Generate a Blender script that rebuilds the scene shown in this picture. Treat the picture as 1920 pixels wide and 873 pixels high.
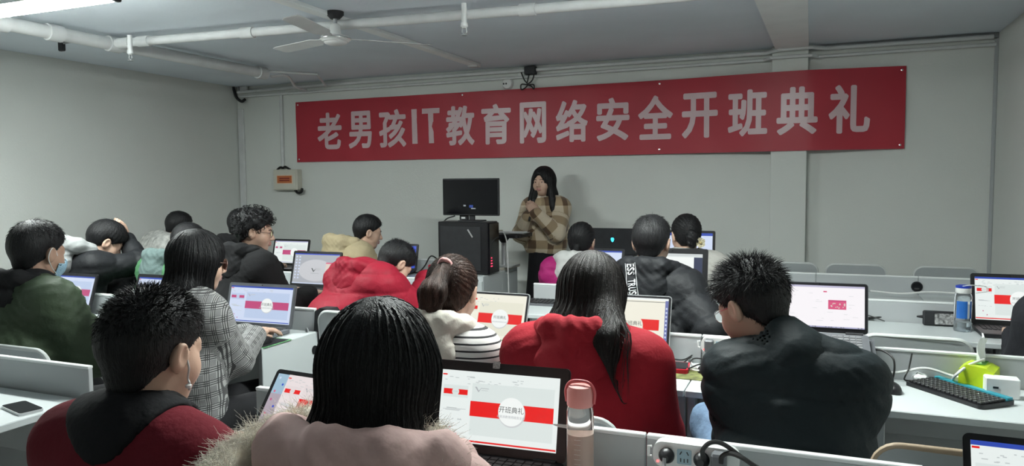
import bpy, bmesh, math, random
import numpy as np
from mathutils import Vector, Matrix, Euler

for o_ in list(bpy.data.objects): bpy.data.objects.remove(o_)
random.seed(11)
RNG = np.random.default_rng(11)
scene = bpy.context.scene
col = scene.collection
PI = math.pi

# ------------------------------------------------------------------ camera
F = 1390.; TH = math.radians(22.3); PH = math.radians(3.9); RO = math.radians(.48)
CAM = np.array([0, 0, 1.48])
_f = np.array([-math.sin(TH)*math.cos(PH), math.cos(TH)*math.cos(PH), -math.sin(PH)])
_r0 = np.array([math.cos(TH), math.sin(TH), 0]); _u0 = np.cross(_r0, _f)
_r = _r0*math.cos(RO)-_u0*math.sin(RO); _u = _u0*math.cos(RO)+_r0*math.sin(RO)
cd = bpy.data.cameras.new('camera'); cam = bpy.data.objects.new('camera', cd); col.objects.link(cam)
cd.sensor_width = 36; cd.lens = F/1920*36; cd.clip_start = .02
cam.matrix_world = Matrix(((_r[0], _u[0], -_f[0], CAM[0]), (_r[1], _u[1], -_f[1], CAM[1]), (_r[2], _u[2], -_f[2], CAM[2]), (0, 0, 0, 1)))
scene.camera = cam

def P(px, py, y=None, z=None, x=None):
    """point where the ray through a pixel meets a plane of the room"""
    d = _f+_r*(px-960)/F+_u*(436.5-py)/F
    t = (y-CAM[1])/d[1] if y is not None else (z-CAM[2])/d[2] if z is not None else (x-CAM[0])/d[0]
    return CAM+d*t

# ------------------------------------------------------------------ world, exposure
w = bpy.data.worlds.new('world'); scene.world = w; w.use_nodes = True
w.node_tree.nodes['Background'].inputs[0].default_value = (.5, .55, .6, 1)
w.node_tree.nodes['Background'].inputs[1].default_value = .05
vs = scene.view_settings
vs.view_transform = 'Standard'; vs.look = 'None'; vs.gamma = 1; vs.use_curve_mapping = False
vs.exposure = 2.52
LAMP_W = 26.0       # emission strength of the ceiling fixtures' diffusers
SCREEN = 0.175        # emission of a white screen

# ------------------------------------------------------------------ materials
MATS = {}
def mat(name, c, rough=.6, metal=0, var=.08, scale=6, bump=0, bscale=120, spec=.5, emit=0, trans=0, ior=1.45, sheen=0, coat=0, stretch=None):
    if name in MATS: return MATS[name]
    m = bpy.data.materials.new(name); m.use_nodes = True; MATS[name] = m
    nt = m.node_tree; b = nt.nodes['Principled BSDF']
    b.inputs['Roughness'].default_value = rough; b.inputs['Metallic'].default_value = metal
    b.inputs['Specular IOR Level'].default_value = spec; b.inputs['IOR'].default_value = ior
    b.inputs['Transmission Weight'].default_value = trans
    b.inputs['Sheen Weight'].default_value = sheen; b.inputs['Coat Weight'].default_value = coat
    tc = nt.nodes.new('ShaderNodeTexCoord'); mp = nt.nodes.new('ShaderNodeMapping')
    nt.links.new(tc.outputs['Object'], mp.inputs[0])
    if stretch: mp.inputs['Scale'].default_value = stretch
    n = nt.nodes.new('ShaderNodeTexNoise'); n.inputs['Scale'].default_value = scale; n.inputs['Detail'].default_value = 4
    nt.links.new(mp.outputs[0], n.inputs['Vector'])
    r = nt.nodes.new('ShaderNodeValToRGB')
    e = r.color_ramp.elements
    e[0].position = .3; e[1].position = .7
    e[0].color = tuple(max(0, x*(1-var)) for x in c)+(1,); e[1].color = tuple(min(1, x*(1+var)) for x in c)+(1,)
    nt.links.new(n.outputs['Fac'], r.inputs[0]); nt.links.new(r.outputs[0], b.inputs['Base Color'])
    if emit:
        nt.links.new(r.outputs[0], b.inputs['Emission Color']); b.inputs['Emission Strength'].default_value = emit
    if bump:
        n2 = nt.nodes.new('ShaderNodeTexNoise'); n2.inputs['Scale'].default_value = bscale; n2.inputs['Detail'].default_value = 3
        nt.links.new(mp.outputs[0], n2.inputs['Vector'])
        bp = nt.nodes.new('ShaderNodeBump'); bp.inputs['Strength'].default_value = bump; bp.inputs['Distance'].default_value = .01
        nt.links.new(n2.outputs['Fac'], bp.inputs['Height']); nt.links.new(bp.outputs[0], b.inputs['Normal'])
    return m

def emat(name, c, s=None):
    """a lit patch of a screen: black glass that gives off its own colour"""
    if name in MATS: return MATS[name]
    m = bpy.data.materials.new(name); m.use_nodes = True; MATS[name] = m
    b = m.node_tree.nodes['Principled BSDF']
    b.inputs['Base Color'].default_value = (.01, .01, .01, 1); b.inputs['Roughness'].default_value = .35
    b.inputs['Emission Color'].default_value = (*c, 1); b.inputs['Emission Strength'].default_value = SCREEN if s is None else s
    return m

wall_paint = mat('wall_paint', (.66, .68, .65), .75, var=.03, scale=1.3, bump=.12, bscale=60)
ceil_paint = mat('ceiling_paint', (.74, .80, .86), .85, var=.07, scale=.9, bump=.1, bscale=40)
pipe_paint = mat('pipe_paint', (.62, .63, .63), .5, var=.06, scale=9)
floor_tile = mat('floor_tile', (.30, .30, .29), .35, var=.1, scale=3)
desk_white = mat('desk_laminate', (.56, .60, .605), .32, var=.02, scale=3)
desk_grey = mat('panel_laminate', (.42, .44, .45), .45, var=.03, scale=3)
desk_edge = mat('white_edging', (.74, .76, .76), .4, var=.02)
dark_void = mat('shadow_gap_plastic', (.03, .03, .03), .7)
steel_grey = mat('grey_powder_coat', (.33, .34, .35), .45, metal=.3)
chair_plastic = mat('chair_shell_grey', (.40, .43, .44), .5, var=.04)
chair_edge = mat('chair_rim_light', (.62, .65, .64), .5, var=.04)
chair_tan = mat('chair_rim_tan', (.42, .32, .22), .6)
blk = mat('black_plastic', (.012, .012, .014), .38, var=.2, scale=30)
blk_matte = mat('black_matte_plastic', (.02, .021, .024), .6, var=.2, scale=20)
blk_gloss = mat('black_gloss', (.006, .006, .008), .12)
grey_plastic = mat('grey_plastic', (.11, .115, .125), .45)
silver = mat('silver_aluminium', (.62, .63, .64), .32, metal=.6, var=.03)
white_plastic = mat('white_plastic', (.74, .75, .74), .4, var=.03)
cream_plastic = mat('cream_plastic', (.60, .58, .50), .5, var=.04)
key_dark = mat('keycap_black', (.02, .02, .022), .5)
key_grey = mat('keycap_grey', (.16, .165, .17), .5)
wire_blk = mat('black_cable', (.012, .012, .012), .5)
wire_wht = mat('white_cable', (.62, .63, .62), .5)
chrome = mat('chrome', (.6, .6, .6), .2, metal=1, var=.02)
banner_red = mat('banner_red_cloth', (.40, .022, .040), .45, var=.07, scale=2, bump=.06, bscale=9, sheen=.1)
banner_ink = mat('banner_letter_film', (.62, .46, .48), .33, var=.05, scale=4, bump=.12, bscale=14)
red_plastic = mat('red_plastic', (.5, .01, .03), .4)

# ------------------------------------------------------------------ mesh helpers
class MB:
    def __init__(s): s.v = []; s.f = []
    def add(s, v, f):
        k = len(s.v); s.v += [tuple(float(c) for c in p) for p in v]; s.f += [tuple(int(i)+k for i in q) for q in f]; return s
    def box(s, c, d, b=.004, M=None):
        """box with chamfered edges, centre c, full size d"""
        hx, hy, hz = d[0]/2, d[1]/2, d[2]/2; b = min(b, hx*.45, hy*.45, hz*.45)
        vs_, idx = [], {}
        for sx in (-1, 1):
            for sy in (-1, 1):
                for sz in (-1, 1):
                    for ax in range(3):
                        p = [sx*hx, sy*hy, sz*hz]
                        for a in range(3):
                            if a != ax: p[a] -= (sx, sy, sz)[a]*b
                        idx[(sx, sy, sz, ax)] = len(vs_); vs_.append(p)
        fs = []
        for ax in range(3):
            a, bb = [(1, 2), (2, 0), (0, 1)][ax]
            for sg in (-1, 1):
                q = []
                for (i, j) in ((-1, -1), (1, -1), (1, 1), (-1, 1)):
                    k = [0, 0, 0]; k[ax] = sg; k[a] = i; k[bb] = j; q.append(idx[(*k, ax)])
                fs.append(q if sg > 0 else q[::-1])
            for i in (-1, 1):       # edges along axis ax
                for j in (-1, 1):
                    k0 = [0, 0, 0]; k0[ax] = -1; k0[a] = i; k0[bb] = j
                    k1 = list(k0); k1[ax] = 1
                    q = [idx[(*k0, a)], idx[(*k1, a)], idx[(*k1, bb)], idx[(*k0, bb)]]
                    fs.append(q if i*j < 0 else q[::-1])
        for sx in (-1, 1):
            for sy in (-1, 1):
                for sz in (-1, 1):
                    q = [idx[(sx, sy, sz, 0)], idx[(sx, sy, sz, 1)], idx[(sx, sy, sz, 2)]]
                    fs.append(q if sx*sy*sz > 0 else q[::-1])
        pts = [Vector(p) for p in vs_]
        if M is not None: pts = [M @ p for p in pts]
        return s.add([p+Vector(c) for p in pts], fs)
    def tube(s, pts, r, n=8, cap=True, r2=None):
        pts = [Vector(p) for p in pts]; L = len(pts); vv = []; ff = []
        up = None
        for i, p in enumerate(pts):
            t = (pts[min(i+1, L-1)]-pts[max(i-1, 0)]).normalized()
            if up is None: up = Vector((0, 0, 1)) if abs(t.z) < .9 else Vector((1, 0, 0))
            a = t.cross(up)
            if a.length < 1e-5: a = t.cross(Vector((0, 1, 0)))
            a.normalize(); bq = a.cross(t); up = bq
            rr = (r if r2 is None else r+(r2-r)*i/(L-1)) if not hasattr(r, '__len__') else r[i]
            for k in range(n):
                an = 2*PI*k/n; vv.append(p+a*math.cos(an)*rr+bq*math.sin(an)*rr)
        for i in range(L-1):
            for k in range(n):
                k2 = (k+1) % n; ff.append((i*n+k, (i+1)*n+k, (i+1)*n+k2, i*n+k2))
        if cap: ff.append(tuple(range(n))); ff.append(tuple(reversed(range((L-1)*n, L*n))))
        return s.add(vv, ff)
    def lathe(s, prof, n=24, c=(0, 0, 0), M=None):
        vv = []; ff = []
        for (r, z) in prof:
            for k in range(n):
                a = 2*PI*k/n; p = Vector((r*math.cos(a), r*math.sin(a), z))
                if M is not None: p = M @ p
                vv.append(p+Vector(c))
        for i in range(len(prof)-1):
            for k in range(n):
                k2 = (k+1) % n; ff.append((i*n+k, i*n+k2, (i+1)*n+k2, (i+1)*n+k))
        ff.append(tuple(reversed(range(n)))); ff.append(tuple(range((len(prof)-1)*n, len(prof)*n)))
        return s.add(vv, ff)
    def prism(s, prof, d0, d1, fn):
        """closed 2-D outline prof extruded from d0 to d1; fn(u, v, d) gives the point"""
        n = len(prof); vv = [fn(u, v, d0) for u, v in prof]+[fn(u, v, d1) for u, v in prof]
        ff = [tuple(range(n)), tuple(reversed(range(n, 2*n)))]
        for i in range(n):
            j = (i+1) % n; ff.append((i, i+n, j+n, j))
        return s.add(vv, ff)
    def build(s, name, m, parent=None, smooth=False, loc=None):
        me = bpy.data.meshes.new(name); me.from_pydata(s.v, [], s.f); me.update()
        bm = bmesh.new(); bm.from_mesh(me); bmesh.ops.recalc_face_normals(bm, faces=bm.faces); bm.to_mesh(me); bm.free()
        if smooth:
            me.polygons.foreach_set('use_smooth', [True]*len(me.polygons))
            me.set_sharp_from_angle(angle=math.radians(45))
        me.materials.append(m)
        o = bpy.data.objects.new(name, me); col.objects.link(o)
        if parent is not None: o.parent = parent
        if loc is not None: o.location = loc
        return o

def rrect(w_, h, r, n=5, cx=0, cy=0):
    out = []
    for (sx, sy, a0) in ((1, 1, 0), (-1, 1, 90), (-1, -1, 180), (1, -1, 270)):
        for k in range(n+1):
            a = math.radians(a0+90*k/n); out.append((cx+sx*(w_/2-r)+r*math.cos(a), cy+sy*(h/2-r)+r*math.sin(a)))
    return out
def ngon(cx, cy, rx, ry, n=24): return [(cx+rx*math.cos(2*PI*k/n), cy+ry*math.sin(2*PI*k/n)) for k in range(n)]
XZ = lambda y0=0: (lambda u, v, d: (u, y0+d, v))

def bez(pts, n=6):
    """smooth path through points"""
    p = [np.array(q, float) for q in pts]; p = [2*p[0]-p[1]]+p+[2*p[-1]-p[-2]]; out = []
    for i in range(1, len(p)-2):
        for k in range(n):
            t = k/n
            out.append(.5*((2*p[i])+(-p[i-1]+p[i+1])*t+(2*p[i-1]-5*p[i]+4*p[i+1]-p[i+2])*t*t+(-p[i-1]+3*p[i]-3*p[i+1]+p[i+2])*t**3))
    out.append(p[-2]); return out

def tag(o, label, cat, group=None):
    o['label'] = label; o['category'] = cat
    if group: o['group'] = group
    return o
def thing(name, label, cat, loc=(0, 0, 0), rz=0, group=None):
    o = bpy.data.objects.new(name, None); col.objects.link(o); o.empty_display_size = .1
    o.location = [float(c) for c in loc]; o.rotation_euler = (0, 0, rz)
    return tag(o, label, cat, group)
def struct(o): o['kind'] = 'structure'; return o
def copy_tree(o, parent=None):
    c = o.copy(); col.objects.link(c); c.parent = parent
    for ch in o.children: copy_tree(ch, c)
    return c

GLY = {}
def glyph(txt, bold=0.0):
    """outline mesh (flat) of a piece of writing, as (verts Nx2 normalised to its own box, faces, aspect)"""
    k = (txt, bold)
    if k in GLY: return GLY[k]
    cu = bpy.data.curves.new('t', 'FONT'); cu.body = txt; cu.size = 1; cu.offset = bold; cu.resolution_u = 3; cu.fill_mode = 'BOTH'
    o = bpy.data.objects.new('t', cu); col.objects.link(o)
    dg = bpy.context.evaluated_depsgraph_get(); dg.update()
    me = bpy.data.meshes.new_from_object(o.evaluated_get(dg))
    v = np.array([q.co[:2] for q in me.vertices]) if len(me.vertices) else np.zeros((3, 2)); f = [tuple(p.vertices) for p in me.polygons]
    bpy.data.objects.remove(o); bpy.data.curves.remove(cu); bpy.data.meshes.remove(me)
    lo, hi = v.min(0), v.max(0); sz = np.maximum(hi-lo, 1e-6)
    GLY[k] = ((v-lo)/sz, f, sz[0]/sz[1]); return GLY[k]
# ------------------------------------------------------------------ the room
XL, XR, YF, YB, ZC = -6.0, 1.24, 6.58, -2.6, 2.565
struct(MB().box(((XL+XR)/2, (YF+YB)/2, -.05), (XR-XL+.4, YF-YB+.4, .1), .001).build('floor', floor_tile))
struct(MB().box(((XL+XR)/2, (YF+YB)/2, ZC+.06), (XR-XL+.4, YF-YB+.4, .12), .001).build('ceiling', ceil_paint))
struct(MB().box(((XL+XR)/2, YF+.1, ZC/2), (XR-XL, .2, ZC), .001).build('wall_front', wall_paint))
struct(MB().box(((XL+XR)/2, YB-.1, ZC/2), (XR-XL, .2, ZC), .001).build('wall_back', wall_paint))
struct(MB().box((XL-.1, (YF+YB)/2, ZC/2), (.2, YF-YB+.4, ZC), .001).build('wall_left', wall_paint))
struct(MB().box((XR+.1, (YF+YB)/2, ZC/2), (.2, YF-YB+.4, ZC), .001).build('wall_right', wall_paint))
# pillar on the front wall and the beam that runs from it towards the viewer
PX0, PX1, PD = -.352, -.075, .10
struct(MB().box(((PX0+PX1)/2, YF-PD/2, ZC/2), (PX1-PX0, PD, ZC), .004).build('pillar', wall_paint))
bm_ = MB(); pf = [(PX0+.03, YF-PD), (PX1, YF-PD), (PX1+.03, 1.2), (PX0-.06, 1.2)]
bm_.prism([(p[0], p[1]) for p in pf], ZC-.035, ZC, lambda u_, v_, d_: (u_, v_, d_))
struct(bm_.build('ceiling_beam', mat('beam_paint', (.84, .86, .86), .7, var=.03)))
# raised plaster band where the right part of the front wall meets the ceiling
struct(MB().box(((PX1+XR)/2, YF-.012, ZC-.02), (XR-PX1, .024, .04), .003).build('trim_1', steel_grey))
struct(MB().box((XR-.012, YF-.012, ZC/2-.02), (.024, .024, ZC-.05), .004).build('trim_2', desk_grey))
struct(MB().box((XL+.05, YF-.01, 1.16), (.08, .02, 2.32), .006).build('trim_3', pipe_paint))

# ---- fluorescent fixtures: one in view at the top left, its twin above the frame
def fixture(cx, cy, cz, label):
    t = thing('ceiling_lamp', label, 'lamp', (cx, cy, cz), 0, 'ceiling lamps')
    b = MB().box((0, 0, .035), (1.2, .17, .05), .008)
    for s in (-1, 1): b.box((0, s*.084, .027), (1.2, .008, .064), .002)
    b.build('housing', white_plastic, t)
    for s in (-1, 1): MB().box((s*.607, 0, .012), (.03, .18, .07), .006).build('end_cap', blk_matte, t)
    d = MB().prism(rrect(.15, .05, .02), -.59, .59, lambda u_, v_, dd: (dd, u_, v_-.002))
    d.build('diffuser', mat('lamp_diffuser', (.93, 1, .965), .4, var=0, emit=LAMP_W), t, True)
    for s in (-1, 1): MB().tube([(s*.4, 0, .06), (s*.4, 0, ZC-cz)], .006).build('suspension_rod', steel_grey, t)
    return t
fixture(-3.93, 2.74, 2.44, 'lit white ceiling lamp at the top left of the room')
fixture(-.75, 2.74, 2.44, 'second ceiling lamp above the right hand desks, beyond the photo')

# ---- pipes under the ceiling
def pipe(name, label, pts, r, m=pipe_paint, cat='pipe', couplings=(), group='ceiling pipes'):
    t = thing(name, label, cat, pts[0], 0, group); o = np.array(pts[0])
    MB().tube([np.array(p)-o for p in pts], r, 14).build('pipe_run', m, t, True)
    for k, s in couplings:
        a, b = np.array(pts[k])-o, np.array(pts[k+1])-o; c = a+(b-a)*s; d = (b-a)/np.linalg.norm(b-a)
        MB().tube([c-d*.05, c+d*.05], r*1.25, 14).build('coupling', m, t, True)
    return t
zp = ZC-.066
spp = pipe('sprinkler_pipe', 'thick white pipe under the ceiling along the left wall', [(-4.72, -.5, zp), (-4.72, 5.55, zp)], .045, couplings=((0, .66), (0, .735), (0, .60), (0, .99)))
brp = pipe('branch_pipe', 'white cross pipe branching from the thick pipe below the ceiling', [(-4.675, 3.93, zp), (-2.2, 4.13, zp), (-1.0, 4.22, zp), (1.2, 4.3, zp)], .03, couplings=((0, .03), (0, .1), (0, .45), (1, .5)))
t = thing('cable_duct', 'flat white cable duct on the ceiling beside the fan', 'cable duct', (-2.9, 1.5, ZC), 0, 'ceiling pipes')
MB().box((0, 2.35, -.013), (.085, 4.7, .026), .004).build('duct_cover', mat('duct_white', (.86, .88, .88), .5, var=.03), t)
MB().box((0, 4.7, -.018), (.10, .08, .036), .006).build('end_box', pipe_paint, t)
pipe('conduit_run', 'upper white conduit along the top of the front wall', [(-5.95, YF-.045, 2.50), (-5.0, YF-.045, 2.515), (-.4, YF-.045, 2.525), (-.3, YF-.16, 2.528), (-.05, YF-.16, 2.53), (.05, YF-.045, 2.53), (1.2, YF-.045, 2.53)], .017)
pipe('conduit_run', 'lower white conduit along the top of the front wall', [(-5.95, YF-.03, 2.452), (-.42, YF-.03, 2.47), (-.36, YF-.13, 2.47), (-.05, YF-.13, 2.47), (.0, YF-.03, 2.47), (1.22, YF-.03, 2.475)], .014)
pipe('thin_conduit', 'thin conduit hooking from the thick pipe down to the wall conduits', bez([(-4.70, 5.6, zp-.02), (-4.68, 5.8, zp+.01), (-4.82, 6.1, zp-.05), (-5.0, 6.5, 2.47)]), .012)
pipe('thin_conduit', 'straight thin conduit from the thick pipe to the front wall', [(-4.70, 5.55, zp+.02), (-4.45, 5.95, zp+.03), (-4.75, 6.5, 2.5)], .012)
pipe('cable_conduit', 'pale vertical conduit running down the front wall to the meter box', [(-5.385, YF-.014, 2.46), (-5.385, YF-.014, 1.65)], .02)
def sprinkler(t, px, py, z, ln):
    p = P(px, py, z=z)-np.array(t.location)
    s_ = MB().tube([(p[0], p[1], p[2]), (p[0], p[1], p[2]-ln)], .016, 10).lathe([(.02, -ln), (.022, -ln-.02), (.012, -ln-.03)], 12, p)
    s_ = s_.build('sprinkler_drop', pipe_paint, t, True)
    f_ = MB().tube([p+np.array(q) for q in ((-.012, 0, -ln-.03), (-.014, 0, -ln-.055), (0, 0, -ln-.065), (.014, 0, -ln-.055), (.012, 0, -ln-.03))], .003, 6)
    f_.lathe([(.018, -ln-.068), (.018, -ln-.071)], 12, p); f_.build('sprinkler_nozzle', steel_grey, s_)
sprinkler(spp, 243, 66, zp, .10)
sprinkler(brp, 870, 6, zp, .11)
# bracket with a bent black hose in the corner
t = thing('wall_bracket', 'black bent hose on a small bracket in the far left corner', 'bracket', P(440, 165, y=YF-.06))
MB().box((0.03, .03, .06), (.02, .02, .2), .003).build('stem', steel_grey, t)
MB().box((.10, .03, -.02), (.1, .03, .08), .008).build('socket', pipe_paint, t)
MB().tube(bez([(-.02, 0, .01), (.02, 0, -.10), (.09, 0, -.15), (.14, 0, -.13)]), .016, 10).build('hose', blk, t, True)
t = thing('pipe_hanger', 'small dark hanger clip left of the thick ceiling pipe', 'bracket', P(150, 70, z=ZC-.03))
MB().tube([(0, 0, -.02), (-.22, .03, -.02)], .008).build('arm', steel_grey, t); MB().box((-.23, .03, -.04), (.05, .03, .07), .006).build('clip', blk_matte, t)
MB().tube([(0, 0, -.02), (0, 0, .03)], .008).build('stem', steel_grey, t)

# ---- ceiling fan
pc = P(628, 22, z=ZC)
t = thing('ceiling_fan', 'white three blade ceiling fan hanging below the ceiling', 'fan', (pc[0], pc[1], ZC))
MB().lathe([(.055, 0), (.055, -.02), (.03, -.045)], 20).build('canopy', blk_matte, t, True)
MB().tube([(0, 0, -.04), (0, 0, -.10)], .013, 10).build('rod', steel_grey, t, True)
mo = MB().lathe([(.022, -.075), (.032, -.085), (.036, -.13), (.045, -.145), (.088, -.155), (.096, -.165), (.096, -.175), (.085, -.18), (.082, -.187), (.072, -.19), (.068, -.198), (.05, -.205), (.02, -.21)], 32).build('motor_housing', white_plastic, t, True)
MB().lathe([(.0975, -.163), (.099, -.168), (.0975, -.173)], 32).build('trim_ring', chrome, mo, True)
for a in (46, 163, 283):
    a = math.radians(a); R_ = Matrix.Rotation(a, 3, 'Z')
    b = MB(); pr = [(.09, -.018), (.16, -.03), (.2, -.055), (.60, -.062), (.63, -.04), (.63, .04), (.6, .05), (.2, .05), (.16, .03), (.09, .018)]
    b.prism(pr, -.002, .002, lambda u_, v_, d_: tuple(R_ @ Vector((u_, v_, -.165+d_+v_*.16))))
    b.build('blade', pipe_paint, t)

# ---- meter box, round wall sensor, adapter
p0, p1 = P(516, 318, y=YF-.05), P(562, 356, y=YF-.05); bw, bh = p1[0]-p0[0], p0[2]-p1[2]
t = thing('meter_box', 'beige electrical box with an orange warning label on the front wall', 'electrical box', ((p0[0]+p1[0])/2, YF, p1[2]))
MB().box((0, -.045, bh/2), (bw, .09, bh), .008).build('case', cream_plastic, t)
MB().box((0, -.092, bh/2-.005), (bw*.9, .006, bh*.85), .003).build('door', cream_plastic, t)
lb = MB().box((0, -.0965, bh*.52), (bw*.66, .003, bh*.42), .001).build('warning_label', mat('label_frame', (.75, .55, .40), .6), t)
MB().box((0, -.099, bh*.52), (bw*.6, .002, bh*.35), .001).build('label_field', mat('label_orange', (.52, .15, .05), .6), lb)
for k in range(2): MB().box((0, -.1005, bh*(.57-.1*k)), (bw*.42, .001, bh*.05), .0003).build('label_print', mat('label_ink', (.2, .02, .02), .6), lb)
MB().tube(bez([(.1, -.05, .0), (.14, -.06, -.03), (.19, -.06, -.02), (.2, -.06, .02)]), .014).build('cable', wire_blk, t, True)
MB().tube(bez([(-.14, -.04, bh), (-.1, -.04, bh+.025), (-.06, -.04, bh+.02), (-.03, -.04, bh+.03), (.03, -.04, bh)]), .012).build('cable', wire_blk, t, True)

p = P(953, 157, y=YF)
t = thing('wall_sensor', 'round white sensor with two black dots above the banner', 'sensor', (p[0], YF, p[2]))
M90 = Matrix.Rotation(PI/2, 3, 'X')
MB().lathe([(.055, 0), (.055, .02), (.045, .035), (.02, .04)], 24, M=M90).build('dome', white_plastic, t, True)
for s in (-1, 1): MB().lathe([(.009, .034), (.009, .042)], 10, (-.018+s*.013, 0, -.003), M90).build('sensor_eye', blk, t, True)
p = P(992, 140, y=YF)
t = thing('wall_adapter', 'black power adapter plugged in above the banner with looped cables', 'power adapter', (p[0], YF, p[2]))
MB().box((.035, -.05, .03), (.11, .06, .075), .006).build('adapter_body', blk_matte, t)
MB().box((-.06, -.012, .015), (.09, .024, .09), .006).build('wall_socket', white_plastic, t)
MB().lathe([(.014, .02), (.014, .05)], 12, (-.06, 0, .03), M90).build('plug', blk, t, True)
for pts in ([(-.06, -.05, .02), (-.03, -.05, -.05), (0, -.04, -.1), (-.06, -.04, -.14), (-.06, -.04, -.09), (.03, -.04, -.11), (.06, -.04, -.14), (.06, -.04, -.1), (0, -.04, -.1)], [(.07, -.05, 0), (.05, -.05, -.06), (-.01, -.04, -.1)], [(.02, -.05, 0), (0, -.05, -.08)]):
    MB().tube(bez(pts), .006, 6).build('cable', wire_blk, t, True)

# ---- banner: cloth stretched over the pillar, every character a film piece of its own
bx0, bx1, bz0, bz1 = -5.193, .632, 1.717, 2.357
def boff(x):
    """distance of the cloth from the wall"""
    ks = [(-5.3, .012), (-2.6, .02), (-1.2, .03), (PX0-.02, PD+.018), (PX1+.02, PD+.018), (bx1, .02), (bx1+.1, .02)]
    for (a, va), (b, vb) in zip(ks, ks[1:]):
        if x <= b: return va+(vb-va)*(x-a)/(b-a)
    return .02
def bpt(x, z, d=0):
    return (x, YF-boff(x)-d-.006*math.sin(x*3.1+z*9)*math.sin(x*1.3) * min(1, abs(z-bz1)*6)-.003*math.sin(x*11+z*4), z)
t = thing('banner', 'long red banner with large pale Chinese lettering across the front wall', 'banner', (bx0, YF-.02, bz0)); bo = np.array((bx0, YF-.02, bz0))
NX, NZ = 150, 14; m_ = MB(); vv = []; ff = []
for d in (0, .0025):
    for i in range(NX+1):
        for j in range(NZ+1): vv.append(np.array(bpt(bx0+(bx1-bx0)*i/NX, bz0+(bz1-bz0)*j/NZ, d))-bo)
nn = (NX+1)*(NZ+1)
for i in range(NX):
    for j in range(NZ):
        a = i*(NZ+1)+j; q = (a, a+NZ+1, a+NZ+2, a+1); ff.append(q[::-1]); ff.append(tuple(k+nn for k in q))
ed = [i*(NZ+1) for i in range(NX+1)]+[NX*(NZ+1)+j for j in range(1, NZ+1)]+[i*(NZ+1)+NZ for i in range(NX-1, -1, -1)]+[j for j in range(NZ-1, 0, -1)]
for a, b in zip(ed, ed[1:]+ed[:1]): ff.append((a, b, b+nn, a+nn))
m_.add(vv, ff).build('cloth', banner_red, t, True)
chars = [('老', 593, 639), ('男', 652, 695), ('孩', 709, 760), ('I', 771, 781), ('T', 791, 824), ('教', 836, 889), ('育', 902, 957), ('网', 974, 1024), ('络', 1042, 1102), ('安', 1118, 1180), ('全', 1196, 1262), ('开', 1279, 1347), ('班', 1366, 1440), ('典', 1457, 1533), ('礼', 1553, 1631)]
for ch, xa, xb in chars:
    a, b = P(xa, 225, y=YF-.03)[0], P(xb, 225, y=YF-.03)[0]
    z0, z1 = bz0+.64*.20, bz0+.64*.80
    if ch in 'IT': z0 += .03; z1 -= .01
    g, fcs, _ = glyph(ch); bw_ = .011 if ch in 'IT' else .0105    # half stroke added all round to make the heavy face
    if ch == 'T': g = np.array([(0, 1), (0, .86), (.36, .86), (.36, 0), (.64, 0), (.64, .86), (1, .86), (1, 1)]); fcs = [(0, 1, 2, 5, 6, 7), (2, 3, 4, 5)]; bw_ = .002
    if ch == 'I': g = np.array([(0, 0), (1, 0), (1, 1), (0, 1)]); fcs = [(0, 1, 2, 3)]; bw_ = .002
    bm = bmesh.new()
    for k in range(13):
        ox, oz = (0, 0) if k == 12 else (bw_*math.cos(k*PI/6), bw_*math.sin(k*PI/6)); lay = .0040+.00018*k
        vs_ = [bm.verts.new((a+bw_+(b-a-2*bw_)*q[0]+ox, lay, z0+bw_+(z1-z0-2*bw_)*q[1]+oz)) for q in g]
        for f_ in fcs:
            try: bm.faces.new([vs_[i] for i in f_])
            except ValueError: pass
    x = a+.03
    while x < b:
        bmesh.ops.bisect_plane(bm, geom=bm.verts[:]+bm.edges[:]+bm.faces[:], plane_co=(x, 0, 0), plane_no=(1, 0, 0)); x += .05
    for v in bm.verts: v.co = Vector(np.array(bpt(v.co.x, v.co.z, v.co.y))-bo)
    for f_ in bm.faces:
        if f_.normal.y > 0: f_.normal_flip()
    me = bpy.data.meshes.new('letter'); bm.to_mesh(me); bm.free(); me.materials.append(banner_ink)
    o = bpy.data.objects.new('letter', me); col.objects.link(o); o.parent = t
for (x, z) in ((bx0+.03, bz0+.03), (bx0+.03, bz1-.03), (-3.2, bz1-.025), (-1.28, bz1-.03), (-1.28, bz0+.04), (bx1-.03, bz0+.03), (bx1-.03, bz1-.03)):
    q = np.array(bpt(x, z, .003))-bo; MB().lathe([(.009, 0), (.009, .003), (.004, .004)], 10, q, M90).build('eyelet', chrome, t)
# ------------------------------------------------------------------ desks
ZD, ZP, DD = .74, .845, .42
ROWS = {4: 1.79, 3: 3.05, 2: 4.29, 1: 5.38}
UW = .61
def desk_proto():
    t = thing('classroom_desk', 'x', 'desk')
    w_ = UW-.004
    MB().box((0, -DD/2-.009, ZD-.0125), (w_, DD, .025), .003).build('desktop', desk_white, t)
    rp = MB().box((0, .009, (ZP+.30)/2), (w_, .018, ZP-.30), .002).build('rear_panel', desk_grey, t)
    MB().box((0, .009, ZP+.004), (w_, .022, .010), .002).build('edge_strip', desk_edge, rp)
    MB().box((0, -.10, ZD-.10), (w_-.06, .016, .15), .002).build('modesty_panel', desk_grey, t)
    for s in (-1, 1):
        MB().box((s*(w_/2-.016), -DD+.06, (ZD-.025)/2), (.03, .05, ZD-.025), .003).build('leg', desk_grey, t)
        MB().box((s*(w_/2-.016), -.05, (ZD-.025)/2), (.03, .05, ZD-.025), .003).build('leg', desk_grey, t)
    MB().box((0, -.05, .16), (w_-.06, .03, .05), .003).build('stretcher', desk_grey, t)
    return t
dproto = desk_proto(); dused = [False]
def desk(x, row, label):
    o = dproto if not dused[0] else copy_tree(dproto); dused[0] = True
    o.location = (x, ROWS[row], 0); o['label'] = label; o['group'] = 'classroom desks'; return o
ordw = ['first', 'second', 'third', 'fourth', 'fifth', 'sixth', 'seventh']
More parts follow.
